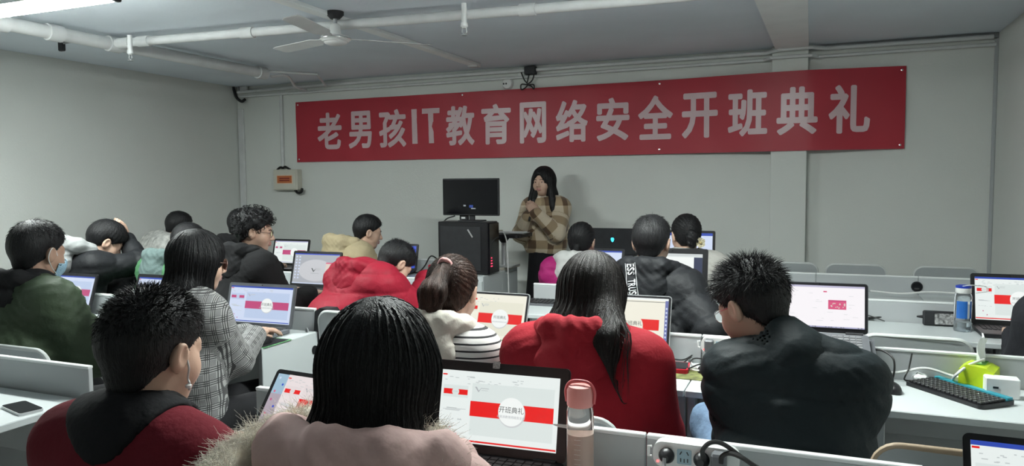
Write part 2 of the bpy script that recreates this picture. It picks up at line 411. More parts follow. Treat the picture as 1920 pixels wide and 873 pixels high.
rown = {4: 'nearest row', 3: 'second nearest row', 2: 'third row from the viewer', 1: 'front row'}
for row, rs, nr, ls, nl in ((4, .23, 3, -2.33, 2), (3, .80, 4, -2.33, 4), (2, .82, 4, -2.4, 5), (1, 1.26-.61*0-.03, 5, -2.9, 5)):
    for k in range(nr): desk(rs-UW*(k+.5), row, 'white desk of the right block, %s from the right, %s' % (ordw[k], rown[row]))
    for k in range(nl): desk(ls-UW*(k+.5), row, 'white desk of the left block, %s from the aisle, %s' % (ordw[k], rown[row]))
o_ = desk(1.03, 2, 'narrow white desk squeezed in by the right wall under a dark laptop'); o_.scale.x = .66
# tall white end panel of the left block, with a cable hole
t = thing('desk_end_panel', 'white end panel with a black cable hole on the left desk block', 'panel', (-2.327, ROWS[3]-.2, 0))
MB().box((.012, -.01, .371), (.022, .42, .742), .003).build('board', desk_white, t)
MB().prism(ngon(.155, .655, .022, .022, 20), 0, .003, lambda u_, v_, d_: (.024+d_, u_, v_)).build('grommet', blk, t)
def grommet(x, row, z, label):
    t = thing('grommet', label, 'grommet', (x, ROWS[row], z))
    MB().prism(ngon(0, 0, .034, .034, 24), -.006, .0, XZ()).build('ring', blk_matte, t)
    MB().prism(ngon(0, 0, .028, .028, 24), -.009, -.006, XZ()).build('cap', blk_gloss, t)
    MB().prism(rrect(.03, .008, .003, 2, 0, -.012), -.0105, -.009, XZ()).build('slot', dark_void, t)
p = P(1719, 537, y=5.38); grommet(p[0], 1, p[2], 'round black cable hole in the front row desk panel at right')

# ------------------------------------------------------------------ chairs
def chair_proto(rim):
    t = thing('classroom_chair', 'x', 'chair')
    s_ = MB().prism(rrect(.42, .40, .07), .425, .445, lambda u_, v_, d_: (u_, v_, d_-.03*max(0, (v_-.1)/.1)*(v_-.1))); s_.build('seat', chair_plastic, t, True)
    def bk(u_, v_, d_): return (u_, -.20-.10*(v_-.45)+.35*u_*u_+d_, v_)
    b = MB(); out = rrect(.40, .34, .06, 6, 0, .68); b.prism(out, 0, .016, bk); bb = b.build('backrest', chair_plastic, t, True)
    r_ = MB(); pts = [bk(u_, v_, .008) for u_, v_ in out]; r_.tube(pts+pts[:1], .009, 8, False); r_.build('rim', rim, bb, True)
    for s in (-1, 1):
        MB().tube(bez([bk(s*.15, .58, .03), (s*.165, -.175, .45), (s*.18, -.13, .41), (s*.18, 0, .405), (s*.185, .15, .40)]), .011, 8).build('side_frame', steel_grey, t, True)
        MB().tube([(s*.18, .14, .41), (s*.2, .18, .012)], .011, 8).build('leg', steel_grey, t, True)
        MB().tube([(s*.18, -.13, .41), (s*.2, -.2, .012)], .011, 8).build('leg', steel_grey, t, True)
    MB().tube([(-.185, .1, .39), (.185, .1, .39)], .009, 8).build('crossbar', steel_grey, t, True)
    return t
cprot = {'l': chair_proto(chair_edge), 't': chair_proto(chair_tan)}; cused = {}
def chair(x, y, rz, label, k='l'):
    o = cprot[k] if k not in cused else copy_tree(cprot[k]); cused[k] = 1
    o.location = (x, y, 0); o.rotation_euler.z = rz; o['label'] = label; o['group'] = 'classroom chairs'; return o
# empty chairs (back centre given by pixel); backrest top is 0.85 m high, backrest stands 0.24 m behind the seat centre
def chair_at(px, ytop, label, k='l', rz=0):
    p = P(px, 600, y=ytop); chair(p[0]+.24*math.sin(-rz)*-1, ytop+.24*math.cos(rz), rz, label, k)
chair_at(1718, 3.30, 'empty grey chair behind the second nearest row, below the water bottle')
chair_at(1832, 1.92, 'empty grey chair with a tan top rim at the lower right', 't')
chair_at(10, 1.90, 'pale chair under the man in the olive jacket at the left edge')
chair_at(1478, 6.0, 'pale chair back against the front wall beside the pillar')
chair_at(1602, 6.0, 'grey chair back in the middle of three beyond the front row panel')
chair_at(1772, 6.0, 'grey chair back beyond the front row panel, nearest the right wall')
chair_at(656, 3.0, 'grey chair under the red puffer jacket, beside the left desk block')
# ------------------------------------------------------------------ laptops
S_WHITE = emat('screen_white', (.80, .86, .84)); S_PAPER = emat('screen_paper', (.70, .77, .75)); S_COOL = emat('screen_cool_white', (.62, .70, .88)); S_COOL2 = emat('screen_cool_paper', (.50, .60, .80))
S_WARM = emat('screen_warm', (.86, .84, .72)); S_WARM2 = emat('screen_warm_paper', (.78, .77, .64))
S_RED = emat('screen_red', (.78, .012, .012)); S_PINK = emat('screen_magenta', (.52, .07, .20)); S_BLUE = emat('screen_title_blue', (.03, .07, .42)); S_DESK = emat('screen_desktop_blue', (.02, .06, .55))
S_GREY = emat('screen_grey', (.42, .44, .46)); S_LGREY = emat('screen_light_grey', (.60, .64, .64)); S_INK = emat('screen_ink', (.10, .11, .11)); S_FAINT = emat('screen_faint_ink', (.52, .56, .56))
S_DISC = emat('screen_disc_white', (.88, .92, .90)); S_LIL = emat('screen_lilac', (.40, .40, .60)); S_ROSE = emat('screen_rose', (.68, .10, .22)); S_BEIGE = emat('screen_beige', (.72, .62, .55)); S_SHADE = emat('screen_disc_edge', (.60, .62, .63))
S_GRN = emat('screen_green', (.45, .75, .35))

class Screen:
    """flat picture on a lid: pieces of lit print in u, v (0..1), each layer a hair in front of the last"""
    def __init__(s, par, w_, h, fn): s.par, s.w, s.h, s.fn, s.k = par, w_, h, fn, 1
    def poly(s, name, pts, m):
        b = MB(); n = len(pts); b.add([s.fn(u_, v_, s.k*.0003) for u_, v_ in pts], [tuple(range(n))]); s.k += 1
        return b.build(name, m, s.par)
    def rects(s, name, rs, m):
        b = MB()
        for (a, b_, c, d) in rs: b.add([s.fn(a, b_, s.k*.0003), s.fn(c, b_, s.k*.0003), s.fn(c, d, s.k*.0003), s.fn(a, d, s.k*.0003)], [(0, 1, 2, 3)])
        s.k += 1; o = b.build(name, m, s.par)
        if len(rs) > 1: o['kind'] = 'stuff'
        return o
    def rect(s, name, a, b, c, d, m): return s.rects(name, [(a, b, c, d)], m)
    def disc(s, name, cu, cv, r, m):     # r as a fraction of the height
        return s.poly(name, ngon(cu, cv, r*s.h/s.w, r, 32), m)
    def text(s, name, txt, cu, cv, hh, m, wmax=None):
        g, f, asp = glyph(txt, .004); ww = hh*asp*s.h/s.w
        if wmax: hh *= min(1, wmax/ww); ww = min(ww, wmax)
        b = MB(); b.add([s.fn(cu+ww*(q[0]-.5), cv+hh*(q[1]-.5), s.k*.0003) for q in g], f); s.k += 1
        return b.build(name, m, s.par)

def ui(n, u0, v0, u1, v1, seed, hh=.012, wl=(.015, .05)):
    rd = random.Random(seed); out = []
    for _ in range(n):
        a = rd.uniform(u0, u1-wl[1]); b = rd.uniform(v0, v1); out.append((a, b, a+rd.uniform(*wl), b+hh))
    return out

def slide(S, u0, v0, u1, v1, pal, txt=True, paper=None):
    """the shown slide: red band, round title plate, title lines and the small logo"""
    W_, H_ = u1-u0, v1-v0; X = lambda a: u0+a*W_; Y = lambda a: v0+a*H_
    if paper: S.rect('slide_page', u0, v0, u1, v1, paper)
    S.rect('red_band', X(-.01), Y(.36), X(1.0), Y(.65), pal)
    r = .27*H_; S.disc('plate_shadow', X(.50)+.004, Y(.505)-.012, r*1.03, S_SHADE); S.disc('title_plate', X(.50), Y(.51), r, S_DISC)
    if txt:
        S.text('title_text', '开班典礼', X(.50), Y(.545), .095*H_/.75, S_INK, .30*W_)
        S.text('subtitle_text', '老男孩教育网络安全班', X(.50), Y(.41), .05*H_/.75, S_GREY, .34*W_)
    S.poly('logo_mark', [(X(.035), Y(.93)), (X(.06), Y(.93)), (X(.085), Y(.86)), (X(.12), Y(.93)), (X(.09), Y(.835)), (X(.08), Y(.835))], S_GREY)
    S.rects('logo_lettering', [(X(.11), Y(.90), X(.21), Y(.918)), (X(.12), Y(.865), X(.20), Y(.875))], S_FAINT)

def ppt(S, bg, paper, band, title=None, seed=1, txt=True, u0=0.0, bar=None):
    X = lambda a: u0+a*(1-u0)
    S.rect('window_panel', u0, 0, 1, 1, bg)
    if title: S.rect('title_bar', u0, .955, 1, 1, title)
    S.rect('tab_marker', X(.005), .925, X(.045), .945, S_RED)
    S.rects('ribbon_marks', ui(26, X(.01), .80, X(.72), .92, seed, .010, (.012, .04)), S_FAINT)
    S.rect('thumbnail_page', X(.02), .62, X(.24), .79, paper); S.rects('thumbnail_band', [(X(.025), .66, X(.235), .735)], band); S.disc('thumbnail_plate', X(.13), .70, .055, paper)
    S.text('thumbnail_text', '开班典礼', X(.13), .70, .024, S_FAINT)
    S.rects('thumbnail_lines', ui(5, X(.03), .42, X(.24), .47, seed+3, .008, (.08, .16))+ui(10, X(.03), .30, X(.24), .32, seed+4, .012, (.006, .012)), S_FAINT)
    S.rects('thumbnail_dots', [(X(.10), .19, X(.114), .213), (X(.155), .10, X(.169), .123)], S_PINK)
    slide(S, X(.275), .12, X(.965), .84, band, txt, paper)
    S.rect('status_bar', u0, .022, 1, .045, bar or band)

def laptop(label, row, ytop, xl=None, xr=None, w_=None, off=.04, tilt=18, rz=0, body=blk, bezel=blk, deck=None, kind='ppt', zb=None, asp=None, seed=1, back=False, bz=.018, keys=key_dark, yabs=None, hmax=.26, brow=.0):
    yh = (ROWS[row]-off) if yabs is None else yabs
    zb = ZD if zb is None else zb
    A = P(xl, ytop+20, y=yh+.03) if xl is not None else None; B = P(xr, ytop+20, y=yh+.03) if xr is not None else None
    if A is not None and B is not None: cx = (A[0]+B[0])/2; w_ = (B[0]-A[0])/max(.5, math.cos(rz))
    elif A is not None: cx = A[0]+w_/2*math.cos(rz)
    else: cx = B[0]-w_/2*math.cos(rz)
    ti = math.radians(tilt)
    zt = P((960+1)/1 if xl is None and xr is None else (xl if xr is None else xr if xl is None else (xl+xr)/2), ytop, y=yh+.06)[2]
    lh = min(hmax, max(.17, (zt-zb-.018)/math.cos(ti))) if asp is None else w_*asp
    t = thing('laptop', label, 'laptop', (cx, yh, zb), rz, 'open laptops'); dep = lh*.98
    sg = -1                      # keyboard side is local -y
    b = MB().prism(rrect(w_, dep, .012, 3, 0, -dep/2), .004, .02, lambda u_, v_, d_: (u_, v_, d_)); base = b.build('base', body, t)
    MB().prism(rrect(w_*.94, dep*.92, .008, 3, 0, -dep*.5), .0198, .0206, lambda u_, v_, d_: (u_, v_, d_)).build('palm_deck', deck or body, base)
    k = MB(); n, m = 14, 5; kw, kh = w_*.86/n, dep*.46/m
    for i in range(n):
        for j in range(m): k.box((-w_*.43+kw*(i+.5), -dep*.07-kh*(j+.5), .0218), (kw*.84, kh*.82, .003), .0008)
    k.build('keyboard', keys, base)['kind'] = 'stuff'
    MB().prism(rrect(w_*.28, dep*.28, .006, 3, 0, -dep*.78), .0206, .0212, lambda u_, v_, d_: (u_, v_, d_)).build('touchpad', grey_plastic if deck is None else deck, base)
    for s in (-1, 1): MB().tube([(s*w_*.36-.03, .002, .018), (s*w_*.36+.03, .002, .018)], .007, 10).build('hinge', blk_matte, base, True)
    c, s_ = math.cos(ti), math.sin(ti)
    def lid(u_, v_, d_): return (u_, v_*s_-d_*c+.004, .018+v_*c+d_*s_)      # d_ > 0 towards the user
    out = rrect(w_, lh, .012, 4, 0, lh/2)
    if brow: out = [(a, b_+brow*(1-abs(a)/(w_/2))*(b_ > lh*.6)) for a, b_ in out]+[]
    ld = MB().prism(out, -.008, 0, lid).build('lid', body, t)
    bt = max(bz, .012); bb = lh*.10
    q = MB(); q.prism(rrect(w_*.985, lh*.975, .010, 4, 0, lh*.5), 0, .0012, lid).build('bezel', bezel, ld)
    MB().prism(ngon(0, lh-bt*.5, .0025, .0025, 10), .0012, .0018, lid).build('webcam', blk_gloss, ld)
    if brow: MB().prism(rrect(.020, .019, .002, 2, -.012, lh-.004), .0013, .0019, lid).build('bezel_sticker', mat('sticker_grey', (.35, .36, .36), .6, var=.35, scale=300), ld)
    if kind == 'back_logo':
        x = [(0, -1), (.55, -.5), (.85, .35), (.6, .8), (0, .95), (-.6, .8), (-.85, .35), (-.55, -.5)]
        MB().prism([(a*.016, lh*.55+b_*.019) for a, b_ in x], -.0092, -.008, lid).build('lid_emblem', emat('emblem_cyan', (.02, .35, .5), 1.0), ld)
        for s in (-1, 1): MB().prism([(s*.003, lh*.55-.004), (s*.011, lh*.55+.004), (s*.004, lh*.55+.003)], -.0098, -.0092, lid).build('lid_emblem_eye', blk, ld)
    iw, ih = w_-2*bt, lh-bt-bb
    def sc(u_, v_, d_): return lid(-iw/2+iw*u_, bb+ih*v_, .0014+d_)
    scr = MB().add([sc(0, 0, 0), sc(1, 0, 0), sc(1, 1, 0), sc(0, 1, 0)], [(0, 1, 2, 3)]).build('screen', blk_gloss if kind == 'back_logo' else S_PAPER, t)
    S = Screen(scr, iw, ih, sc)
    if kind == 'ppt': ppt(S, S_WHITE, S_PAPER, S_RED, seed=seed)
    elif kind == 'pptblue': ppt(S, S_WHITE, S_PAPER, S_RED, S_BLUE, seed)
    elif kind == 'pptcool': ppt(S, S_COOL, S_COOL2, S_PINK, S_BLUE, seed, bar=S_BLUE)
    elif kind == 'pptfar': ppt(S, S_WHITE, S_PAPER, S_PINK, S_LIL, seed, txt=False, bar=S_LIL)
    elif kind == 'pptgreen':
        ppt(S, S_WARM, S_WARM2, S_RED, seed=seed, bar=S_GRN); S.rect('side_note', .90, .05, .99, .32, S_GRN); S.rect('tab_marker', .02, .86, .22, .90, S_RED)
    elif kind == 'pptside':
        S.rect('desktop_strip', 0, 0, .14, 1, emat('screen_mauve', (.42, .36, .42))); S.rect('desktop_sky', 0, .62, .14, 1, emat('screen_sky', (.34, .50, .62)))
        for i, (v_, m_) in enumerate(((.92, S_COOL), (.80, S_DESK), (.66, S_ROSE), (.64, S_LIL), (.50, S_PINK), (.38, S_DESK), (.24, S_ROSE), (.14, S_LIL))): S.disc('desktop_icon', .04+.06*(i % 2), v_, .022, m_)
        ppt(S, emat('screen_blush', (.80, .72, .72)), emat('screen_blush_paper', (.76, .68, .68)), S_RED, seed=seed, u0=.14)
    elif kind == 'mac':
        S.rect('window_panel', 0, 0, .955, .96, S_WARM); S.rect('menu_bar', 0, .96, 1, 1, S_DISC); S.rect('title_bar', 0, .925, .955, .935, S_INK)
        S.rect('dock', .955, 0, 1, .96, emat('screen_dock', (.16, .18, .42))); S.rects('dock_icons', [(.966, .12+.075*i, .989, .155+.075*i) for i in range(10)], S_COOL)
        S.rect('red_band', .2, .40, .88, .60, S_RED); S.disc('plate_shadow', .503, .475, .19, S_WARM2); S.disc('title_plate', .50, .485, .185, S_WARM)
        S.text('title_text', '开班典礼', .50, .515, .085, S_INK); S.text('subtitle_text', '老男孩教育网络安全班', .50, .42, .04, S_GREY); S.rect('status_bar', 0, .02, .955, .05, S_RED)
    elif kind == 'desktop':
        S.rect('wallpaper', 0, 0, 1, 1, emat('screen_wallpaper', (.40, .42, .46))); S.poly('wallpaper_glow', ngon(.5, .45, .38, .36, 40), emat('screen_wallpaper_light', (.56, .57, .60)))
        S.rects('desktop_icons', [(.03+.07*i, .16+.1*j, .065+.07*i, .21+.1*j) for i in range(2) for j in range(8)], S_COOL)
        S.poly('logo_mark', [(.40, .52), (.43, .52), (.46, .44), (.52, .53), (.465, .40), (.45, .40)], S_INK); S.rects('logo_lettering', [(.50, .49, .62, .51), (.50, .45, .60, .46), (.40, .34, .58, .36)], S_GREY)
        S.rect('dialog_window', .72, .35, .99, .72, S_BEIGE); S.rect('dialog_title', .72, .68, .99, .72, S_ROSE); S.rect('task_bar', 0, 0, 1, .03, S_COOL); S.rect('title_bar', 0, .965, 1, 1, S_DESK)
    elif kind == 'blue':
        S.rect('wallpaper', 0, 0, 1, 1, S_DESK); S.rects('desktop_icons', [(.62+.12*i, .3+.15*j, .66+.12*i, .34+.15*j) for i in range(3) for j in range(4)], S_COOL)
    elif kind == 'web':
        S.rect('window_panel', 0, 0, 1, 1, emat('screen_web_page', (.93, .90, .93))); S.rect('title_bar', 0, .955, 1, 1, emat('screen_web_top', (.52, .50, .66)))
        S.rects('page_lines', ui(22, .05, .10, .95, .88, seed, .008, (.02, .08)), S_LGREY); S.text('page_heading', '开班典礼', .15, .86, .03, S_FAINT); S.rect('page_button', .545, .84, .585, .87, S_ROSE)
        S.rect('page_picture', .60, .44, .80, .66, S_ROSE); S.rects('picture_crowd', ui(16, .62, .46, .80, .58, 5, .02, (.01, .02)), S_BEIGE); S.rects('picture_banner', [(.60, .63, .80, .65)], S_PINK)
        S.rects('task_bar', [(0, 0, 1, .03)], S_LIL); S.rects('task_icons', ui(14, .3, .006, .98, .01, 8, .018, (.01, .02)), S_INK)
    elif kind == 'page':
        S.rect('window_panel', 0, .1, .86, .93, S_DISC); S.rect('menu_bar', 0, .95, 1, 1, S_LGREY); S.rect('desk_strip', .86, .1, 1, .93, emat('screen_navy', (.03, .04, .09)))
        S.rects('page_lines', [(.45, .80-.07*i, .56, .825-.07*i) for i in range(4)]+[(.38, .42-.07*i, .56, .435-.07*i) for i in range(3)], S_FAINT)
        S.rect('red_picture', .64, .50, .83, .66, S_RED); S.rect('task_bar', 0, .0, 1, .08, S_INK); S.rects('task_icons', ui(8, .6, .03, .95, .05, 4, .025, (.02, .03)), S_COOL)
        S.rect('page_foot', .5, .11, .86, .135, S_RED)
    elif kind == 'pagered':
        S.rect('window_panel', 0, 0, 1, 1, S_COOL); S.rect('red_band', .3, .12, .97, .38, S_RED); S.rect('title_bar', 0, .94, 1, 1, S_BLUE)
    return t

LP = {}
LP['near'] = laptop('large black laptop with a sticker on its bezel, beside the pink bottle', 4, 682, 812, 1063, off=.035, tilt=14, rz=.05, seed=2, bz=.026, brow=.006, hmax=.30)
LP['nearleft'] = laptop('laptop half hidden behind long dark hair in the nearest row', 4, 700, 470, w_=.36, off=.13, tilt=36, rz=-.10, kind='pptside', seed=3, bz=.014, hmax=.25)
LP['nearright'] = laptop('laptop cut off by the lower right corner of the picture', 4, 775, 1817, w_=.36, off=.22, tilt=24, rz=-.02, kind='pptblue', seed=4, bz=.013, hmax=.24)
laptop('grey laptop in front of the woman in the checked blazer', 3, 531, 427, 549, off=.10, tilt=14, rz=.03, body=grey_plastic, bezel=grey_plastic, kind='pptcool', seed=5, bz=.016)
laptop('silver laptop with a greenish screen before the striped sweater', 3, 552, xr=985, w_=.33, off=.10, tilt=20, rz=-.03, body=silver, bezel=blk, deck=silver, kind='pptgreen', seed=6, bz=.012)
laptop('silver laptop with black bezel before the red coat', 3, 549, xr=1256, w_=.31, off=.08, tilt=18, rz=.02, body=silver, bezel=blk, deck=silver, kind='mac', seed=7, bz=.010)
LP['stand'] = laptop('laptop on a tilted cooling stand before the spiky haired man', 3, 531, xr=1629, w_=.34, off=.03, tilt=12, rz=.03, body=grey_plastic, bezel=blk, kind='web', seed=8, bz=.008, zb=.885, keys=key_grey)
laptop('laptop screen beside the green jacket at the far left', 3, 514, xr=173, w_=.34, off=.08, tilt=18, kind='pptcool', seed=9)
laptop('laptop with a purple title bar just beyond the man in the burgundy coat', 3, 513, xl=247, w_=.33, off=.08, tilt=18, kind='pptcool', seed=10)
laptop('laptop showing a grey desktop wallpaper left of the red puffer jacket', 2, 471, 546, 637, off=.06, tilt=14, kind='desktop', seed=11)
laptop('large laptop with a wide black bezel right of the printed hood', 2, 463, xr=1327, w_=.40, off=.06, tilt=8, kind='page', seed=12, bz=.03, hmax=.34)
laptop('black laptop at the right edge behind the blue capped bottle', 2, 512, xl=1822, w_=.34, off=.05, tilt=16, kind='pptblue', seed=13)
laptop('small laptop beyond the man with curly hair and glasses', 1, 448, 511, 578, off=.06, tilt=14, kind='pptfar', seed=14)
laptop('laptop with a plain blue screen beyond the red puffer jacket', 1, 457, xr=783, w_=.33, off=.06, tilt=12, kind='blue', seed=15)
laptop('laptop before the woman with the low ponytail and grey hood', 1, 467, xr=1168, w_=.32, off=.12, tilt=20, kind='pagered', seed=16)
laptop('black framed laptop beside the flower hair claw', 1, 431, xr=1341, w_=.44, off=.04, tilt=5, kind='pagered', seed=17, hmax=.37)
laptop('small laptop before the person in the white fleece coat', 1, 459, xl=285, w_=.32, off=.07, tilt=15, kind='pptfar', seed=18)
# laptop that shows only its black lid, on a small table past the front row
p = P(1153, 440, y=5.72)
t = thing('side_table', 'small grey table behind the front row panel carrying a black laptop', 'table', (p[0], 5.72, 0))
MB().box((0, 0, .885), (.50, .42, .03), .004).build('tabletop', desk_grey, t)
for sx in (-1, 1):
    for sy in (-1, 1): MB().box((sx*.22, sy*.18, .435), (.03, .03, .87), .003).build('leg', steel_grey, t)
lb_ = laptop('closed side of a black laptop lid with a small cyan emblem', 1, 426, 1112, 1193, yabs=5.66, tilt=10, kind='back_logo', zb=.90, body=blk_matte)
lb_.rotation_euler.z = PI

# cooling stand under the raised laptop
q = LP['stand']; t = thing('laptop_stand', 'grey tilted cooling stand under the raised laptop', 'laptop stand', (q.location.x, q.location.y, ZD), .03)
MB().prism([(-.30, 0), (-.02, 0), (.02, .14), (.01, .146), (-.30, .02)], -.19, .19, lambda u_, v_, d_: (d_, u_, v_)).build('wedge_body', grey_plastic, t)
MB().prism(rrect(.38, .022, .008, 3, 0, .012), -.315, -.298, XZ()).build('front_lip', grey_plastic, t)
q.location.z = ZD+.148-.004; q.location.y -= .0
q.rotation_mode = 'XYZ'
for ch in q.children:                  # base follows the slope of the stand, the lid stays as it is
    if ch.name.startswith('base'): ch.rotation_euler.x = math.radians(21)

# ------------------------------------------------------------------ small things on the desks
def cable(name, label, pts, r=.004, m=wire_blk, cat='cable'):
    p0_ = np.array(pts[0], float); o = MB().tube([np.array(q)-p0_ for q in bez(pts, 8)], r, 7).build(name, m, None, True, [float(c) for c in p0_]); return tag(o, label, cat)

# pink bottle
p = P(1088, 860, y=1.70)
t = thing('water_bottle', 'pink capped clear water bottle beside the near laptop', 'bottle', (p[0], 1.70, ZD))
glass = mat('clear_bottle', (.92, .88, .86), .05, trans=.95, var=.02, ior=1.3)
pink = mat('pink_plastic', (.72, .30, .28), .4, var=.04)
MB().lathe([(.030, .001), (.033, .01), (.033, .185), (.029, .20), (.026, .205)], 28).build('bottle_body', glass, t, True)
MB().lathe([(.0300, .004), (.0305, .012), (.0305, .13), (.0, .131)], 28).build('water', mat('milky_water', (.80, .62, .54), .25, trans=.35, var=.03, ior=1.33), t, True)
cp = MB().lathe([(.031, .198), (.0325, .202), (.0325, .235), (.028, .246), (.01, .249)], 28).build('cap', pink, t, True)
MB().tube(bez([(-.034, 0, .205), (-.036, 0, .235), (-.02, 0, .256), (.02, 0, .256), (.036, 0, .235), (.034, 0, .205)]), .004, 8).build('carry_loop', mat('coral_plastic', (.62, .13, .14), .4), cp, True)
for k in range(7): MB().tube([(.032*math.cos(a), .032*math.sin(a), .05+.012*k) for a in np.linspace(-1.75, -1.25, 6)], .0006, 5).build('scale_mark', white_plastic, t)

# blue capped bottle
p = P(1804, 620, z=ZD)
t = thing('water_bottle', 'clear water bottle with a blue cap and wrist cord', 'bottle', (p[0], p[1], ZD))
glass2 = mat('clear_bottle_cool', (.85, .90, .93), .06, trans=.92, var=.02, ior=1.25)
MB().lathe([(.036, .001), (.038, .008), (.038, .05), (.036, .06), (.038, .07), (.038, .17), (.034, .185), (.03, .192)], 28).build('bottle_body', glass2, t, True)
MB().lathe([(.0345, .003), (.0345, .045), (.0, .046)], 24).build('water', mat('water', (.8, .88, .93), .05, trans=.9, ior=1.33), t, True)
MB().lathe([(.032, .186), (.034, .19), (.034, .212)], 28).build('neck_ring', white_plastic, t, True)
blue_p = mat('blue_plastic', (.02, .05, .40), .4)
MB().lathe([(.034, .212), (.034, .222), (.02, .226)], 28).build('cap', blue_p, t, True)
for (a0, a1) in ((-2.5, -1.2), (-.9, -.5)):
    b = MB(); vv = []; 
    for a in np.linspace(a0, a1, 10): vv += [(.0384*math.cos(a), .0384*math.sin(a), .066), (.0384*math.cos(a), .0384*math.sin(a), .15)]
    b.add(vv, [(2*i, 2*i+2, 2*i+3, 2*i+1) for i in range(9)]).build('printed_label', mat('label_blue', (.02, .13, .45), .5), t)
MB().tube(bez([(-.01, -.03, .222), (.03, -.02, .228), (.09, 0, .222), (.10, 0, .20), (.05, -.01, .19)]), .0025, 6).build('wrist_cord', white_plastic, t, True)

# power adapter on the desk
p = P(1757, 604, z=ZD)
t = thing('power_adapter', 'black laptop power adapter with a printed label leaning on the panel', 'power adapter', (p[0], min(p[1], ROWS[2]-.045), ZD), .03)
ad = MB().box((0, 0, .038), (.155, .035, .074), .006, Matrix.Rotation(-.12, 3, 'X')).build('adapter_body', blk_matte, t)
MB().box((.02, -.021, .038), (.095, .002, .055), .0005, Matrix.Rotation(-.12, 3, 'X')).build('adapter_label', mat('label_print', (.25, .25, .25), .6, var=.9, scale=70), ad)
MB().box((.066, -.0215, .038), (.018, .002, .052), .0005, Matrix.Rotation(-.12, 3, 'X')).build('adapter_label_strip', white_plastic, ad)
MB().tube([(-.075, 0, .042), (-.105, 0, .042)], .009, 8, r2=.004).build('strain_relief', blk, t, True)
cable('adapter_cable', 'black adapter cord sagging along the third row panel', [p+np.array(q) for q in ((-.10, 0, .042), (-.2, -.03, .03), (-.34, -.06, .012), (-.5, -.05, .02), (-.62, -.06, .03))], .005)
cable('grey_cord', 'thin dark cord curling behind the black adapter cord', [p+np.array(q) for q in ((-.62, -.03, .06), (-.45, -.04, .05), (-.33, -.07, .03), (-.25, -.1, .008))], .0032)
pw = P(1640, 549, y=5.20)
cable('white_cable', 'long white cable along the front row desk at right', [P(1632, 545, y=5.2), P(1690, 550, y=5.15), P(1740, 547, y=5.15), P(1800, 550, y=5.1), P(1850, 556, y=5.0)], .006, wire_wht)

# keyboard with a teal strip
a, b, c_ = P(1697, 724, z=ZD), P(1902, 757, z=ZD), P(1755, 712, z=ZD)
d_ = (P(1806, 770, z=ZD)); kx = b-c_; rz = math.atan2(kx[1], kx[0]); ctr = (a+b)/2
t = thing('keyboard', 'black keyboard with a turquoise strip lying askew on the desk', 'keyboard', (ctr[0], ctr[1], ZD), rz)
kl = float(np.linalg.norm(kx[:2])); kd = .145
MB().prism(rrect(kl, kd, .012, 3), 0, .013, lambda u_, v_, dd: (u_, v_, dd+.004*(v_ > 0))).build('case', blk, t)
MB().prism(rrect(kl*.94, .024, .004, 3, 0, kd*.42), .013, .0245, lambda u_, v_, dd: (u_, v_, dd)).build('turquoise_strip', mat('turquoise_plastic', (.03, .28, .36), .4), t)
kk = MB(); n, m = 17, 6; kw, kh = kl*.95/n, kd*.74/m
for i in range(n):
    for j in range(m): kk.box((-kl*.475+kw*(i+.5), -kd*.45+kh*(j+.5), .017+.0006*j), (kw*.84, kh*.8, .007), .0015)
kk.build('keys', key_dark, t)
pr_ = MB()
for i in range(n):
    for j in range(m): pr_.box((-kl*.475+kw*(i+.4), -kd*.45+kh*(j+.55), .0207+.0006*j), (kw*.2, kh*.22, .0004), .0001)
pr_.build('key_print', mat('key_legend', (.3, .32, .3), .6), t)

def mouse(label, p, rz, m=blk, L=.105, z=ZD):
    t = thing('computer_mouse', label, 'mouse', (p[0], p[1], z), rz, 'computer mice'); b = MB(); vv = []; ff = []; n = 18; K = 9
    for i in range(K):
        s = i/(K-1); hgt = .036*math.sqrt(max(0, 1-(s*.98)**2)); k = math.sqrt(max(.02, 1-s**2.6))
        for j in range(n):
            a_ = 2*PI*j/n; vv.append((.031*k*math.cos(a_)*(1+.06*math.sin(a_)), L/2*k*math.sin(a_)-.004*s, .036*s if s < 1 else .036))
    for i in range(K-1):
        for j in range(n): ff.append((i*n+j, i*n+(j+1) % n, (i+1)*n+(j+1) % n, (i+1)*n+j))
    ff.append(tuple(range((K-1)*n, K*n))); ff.append(tuple(reversed(range(n)))); b.add(vv, ff).build('shell', m, t, True)
    MB().tube([(0, L*.34, .026), (0, L*.22, .0335)], .004, 8).build('scroll_wheel', grey_plastic, t, True)
    MB().box((0, L*.36, .022), (.002, .05, .001), .0003).build('button_seam', dark_void, t)
    return t
pm = P(1670, 733, z=ZD); mouse('black mouse between the cooling stand and the keyboard', pm, .35)
cable('mouse_cable', 'black cable looping up from behind the mouse over the panel', [P(1648, 716, z=ZD+.01), P(1672, 712, z=ZD+.02), P(1676, 675, y=2.96), P(1655, 657, y=3.0), P(1635, 655, y=3.02)], .0035)
cable('hanging_cord', 'thin cord hanging over the panel beside the crumpled tissue', [P(1710, 664, y=3.035)+np.array((0, 0, .004)), P(1704, 690, y=3.02), P(1698, 703, y=3.0), P(1697, 712, z=ZD+.004), P(1718, 714, z=ZD+.004)], .003)
cable('white_cable', 'white cable lying along the panel behind the tissue pack', [P(1645, 700, y=3.02), P(1690, 697, y=3.02), P(1735, 690, y=3.02), P(1785, 704, y=3.01), P(1810, 709, y=3.0), P(1860, 716, y=2.98)], .005, wire_wht)
cable('charger_cable', 'white cable rising from its plug to the tissue pack', [P(1783, 715, z=ZD+.006), P(1792, 703, y=2.95), P(1815, 685, y=2.97), P(1845, 673, y=3.0)], .005, wire_wht)

